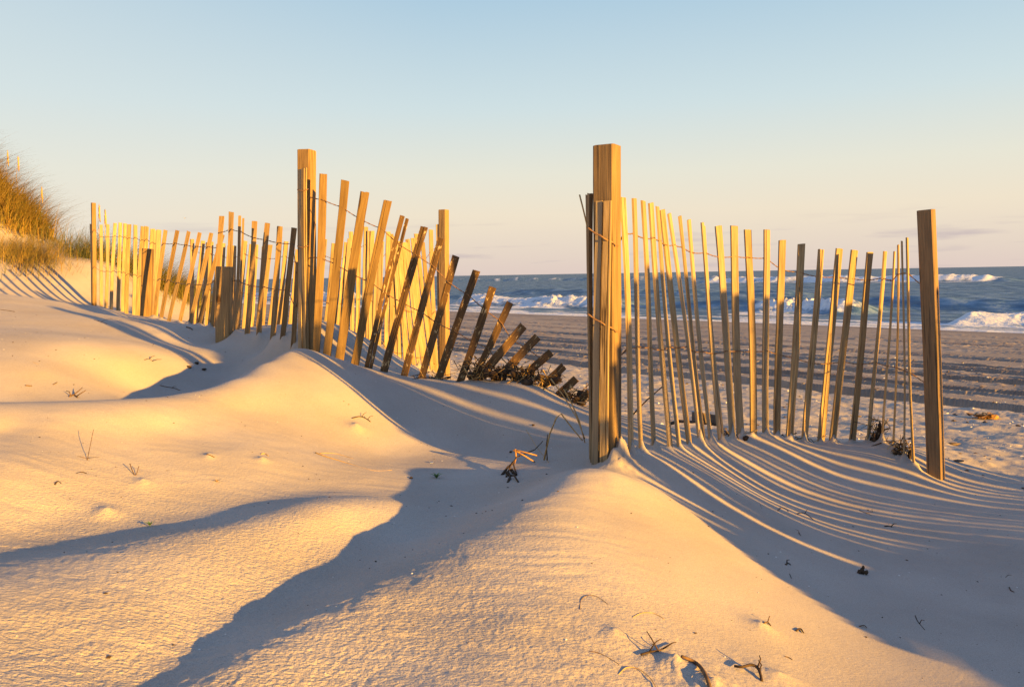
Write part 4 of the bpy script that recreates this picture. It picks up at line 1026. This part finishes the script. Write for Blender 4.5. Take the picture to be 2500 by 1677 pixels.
weed_clump(P(1778, 1078, 4.62), (.09,.05,.06), 40, "grey brown seaweed beside the left shoulder of the striped dune", 10)
weed_clump(P(1925, 1078, 4.84), (.16,.04,.02), 30, "sparse seaweed line along the crest under the middle slats", 11, blobs=3)
weed_clump(P(893, 855, 8.4), (.16,.08,.14), 40, "reddish dry seaweed behind the leaning slats, at the far row's foot", 12)
weed_clump(P(922, 868, 8.4), (.10,.08,.10), 30, "small dry seaweed tuft right of the reddish one at the far row", 13)

b0, b1 = P(1708, 1036, 5.0), P(1752, 1046, 5.05); b0.z = ground(b0.x, b0.y) + .07; b1.z = ground(b1.x, b1.y) + .06
v, f, uv = slat_mesh(b0, b1, Vector((0, .3, 1)), .07, .04, bury=.05, seed=31)
o = new_obj("driftwood_block", [q - b0 for q in v], f, M_DRIFT, None, uv, False, b0)
tag(o, "dark squared driftwood block lying behind the upright fence", "driftwood", "driftwood behind the upright fence")
b0, b1 = P(1636, 1022, 5.3), P(1712, 1016, 5.3)
q = MB(); q.tube([b0, b0.lerp(b1, .3) + Vector((0, 0, .012)), b0.lerp(b1, .7), b1], .013, .010, 6)
gz = ground(b0.x, b0.y); 
for p in range(len(q.v)): q.v[p].z += gz + .05 - b0.z
tag(q.build("driftwood_stick", M_DRIFT, None, (b0.x, b0.y, gz)), "dark driftwood stick lying level behind the upright fence", "driftwood", "driftwood behind the upright fence")
b0, b1 = P(1545, 1002, 5.4), P(1617, 944, 5.4)
q = MB(); q.tube([b0 - Vector((.02, 0, .05)), b0.lerp(b1, .5) + Vector((0, 0, -.006)), b1], .006, .004, 5)
tag(q.build("leaning_twig", M_TWIG, None, b0), "thin dark twig sticking up slantwise out of the beach behind the fence", "twig", "driftwood behind the upright fence")
b0 = P(1762, 1066, 5.0); q = MB()
for k in range(4): q.tube([b0 + Vector((.02 * k, 0, .02)), b0 + Vector((.03 + .03 * k, .02, .05 - .02 * k)), b0 + Vector((.08 + .02 * k, 0, -.03))], .010, .004, 6)
tag(q.build("driftwood_root", M_DRIFT, None, b0), "knotty grey driftwood root against the slats by the striped dune", "driftwood", "driftwood behind the upright fence")

# ------------------------------------------------------------------ things on the open beach
c = og(2398, 1022); q = MB(); rr = random.Random(3)
for k in range(16): q.strip([c + Vector((rr.uniform(-.12, .12), rr.uniform(-.08, .08), .02)), c + Vector((rr.uniform(-.12, .12), rr.uniform(-.06, .06), .045)), c + Vector((rr.uniform(-.16, .16), rr.uniform(-.08, .08), .01))], .03, taper=False)
for k in range(5): q.lump(c + Vector((rr.uniform(-.1, .1), rr.uniform(-.05, .05), .015)), .045, .035, .022, k)
tag(q.build("seaweed_clump", M_ORANGE, None, c), "orange clump of dry weed alone on the beach right of the last post", "seaweed")
for (u, v, s, lab) in ((2328,1086,.05,"dark flat driftwood chip right of the last post"),(2340,1127,.03,"small dark chip closest to the last post's foot"),(2096,1018,.03,"small dark chip seen between the last slats")):
    c = og(u, v, .006); q = MB(); q.lump(c, s, s * .5, s * .25, int(u)); tag(q.build("driftwood_chip", M_DRIFT, None, c), lab, "driftwood", "driftwood chips on the beach")
c = P(451, 533, 160); q = MB()
for sx in (-1, 1): q.strip([c, c + Vector((sx * .25, 0, .12)), c + Vector((sx * .6, .05, .02))], .16, side=Vector((0, 1, .1)))
q.lump(c, .07, .22, .07, 2)
tag(q.build("seabird", M_BIRD, None, c), "tiny distant seabird gliding in the sky above the left fence", "bird")

# crumbs of shell, straw and dark weed too many to count
def crumbs():
    rr = np.random.default_rng(9)
    def make(name, n, xr, yr, s0, s1, m, lab, cond=None):
        V, Fc = [], []
        xs = rr.uniform(*xr, n); ys = rr.uniform(*yr, n)
        if cond is not None:
            k = cond(xs, ys); xs, ys = xs[k], ys[k]
        zs = height(xs, ys, True)
        for x, y, z in zip(xs, ys, zs):
            s = rr.uniform(s0, s1) * (0.6 + rr.random() ** 3 * 1.6); a = rr.uniform(0, 6.3); e = rr.uniform(.35, 1.0); b = len(V)
            ca, sa = math.cos(a) * s, math.sin(a) * s
            V += [(x + ca, y + sa, z + s * .15), (x - sa * e, y + ca * e, z + s * .25), (x - ca, y - sa, z + s * .1), (x + sa * e, y - ca * e, z + s * .2), (x, y, z + s * .55), (x, y, z - s * .3)]
            Fc += [(b, b + 1, b + 4), (b + 1, b + 2, b + 4), (b + 2, b + 3, b + 4), (b + 3, b, b + 4), (b + 1, b, b + 5), (b + 2, b + 1, b + 5), (b + 3, b + 2, b + 5), (b, b + 3, b + 5)]
        o = new_obj(name, V, Fc, m); tag(o, lab, "crumbs", None, 'stuff')
    fr = lambda x, y: np.abs(x) < .8 * y
    make("dark_crumbs", 1800, (-4, 4), (1.3, 6), .0014, .0034, M_WEED, "dark specks of dry weed sprinkled over the dune sand", fr)
    make("shell_crumbs", 900, (-4, 4), (1.3, 6), .0012, .0028, M_SHELL, "pale shell specks sprinkled over the dune sand", fr)
    bz = lambda x, y: fr(x, y) & (shore_c(x, y) > 4.8) & (shore_c(x, y) < 13)
    make("beach_crumbs", 3200, (-6, 10), (3, 16), .006, .018, M_DRIFT, "dark bits of weed and wood littering the open beach", bz)
    make("beach_shells", 2200, (-6, 10), (3, 16), .005, .013, M_SHELL, "pale shell bits littering the open beach", bz)
crumbs()
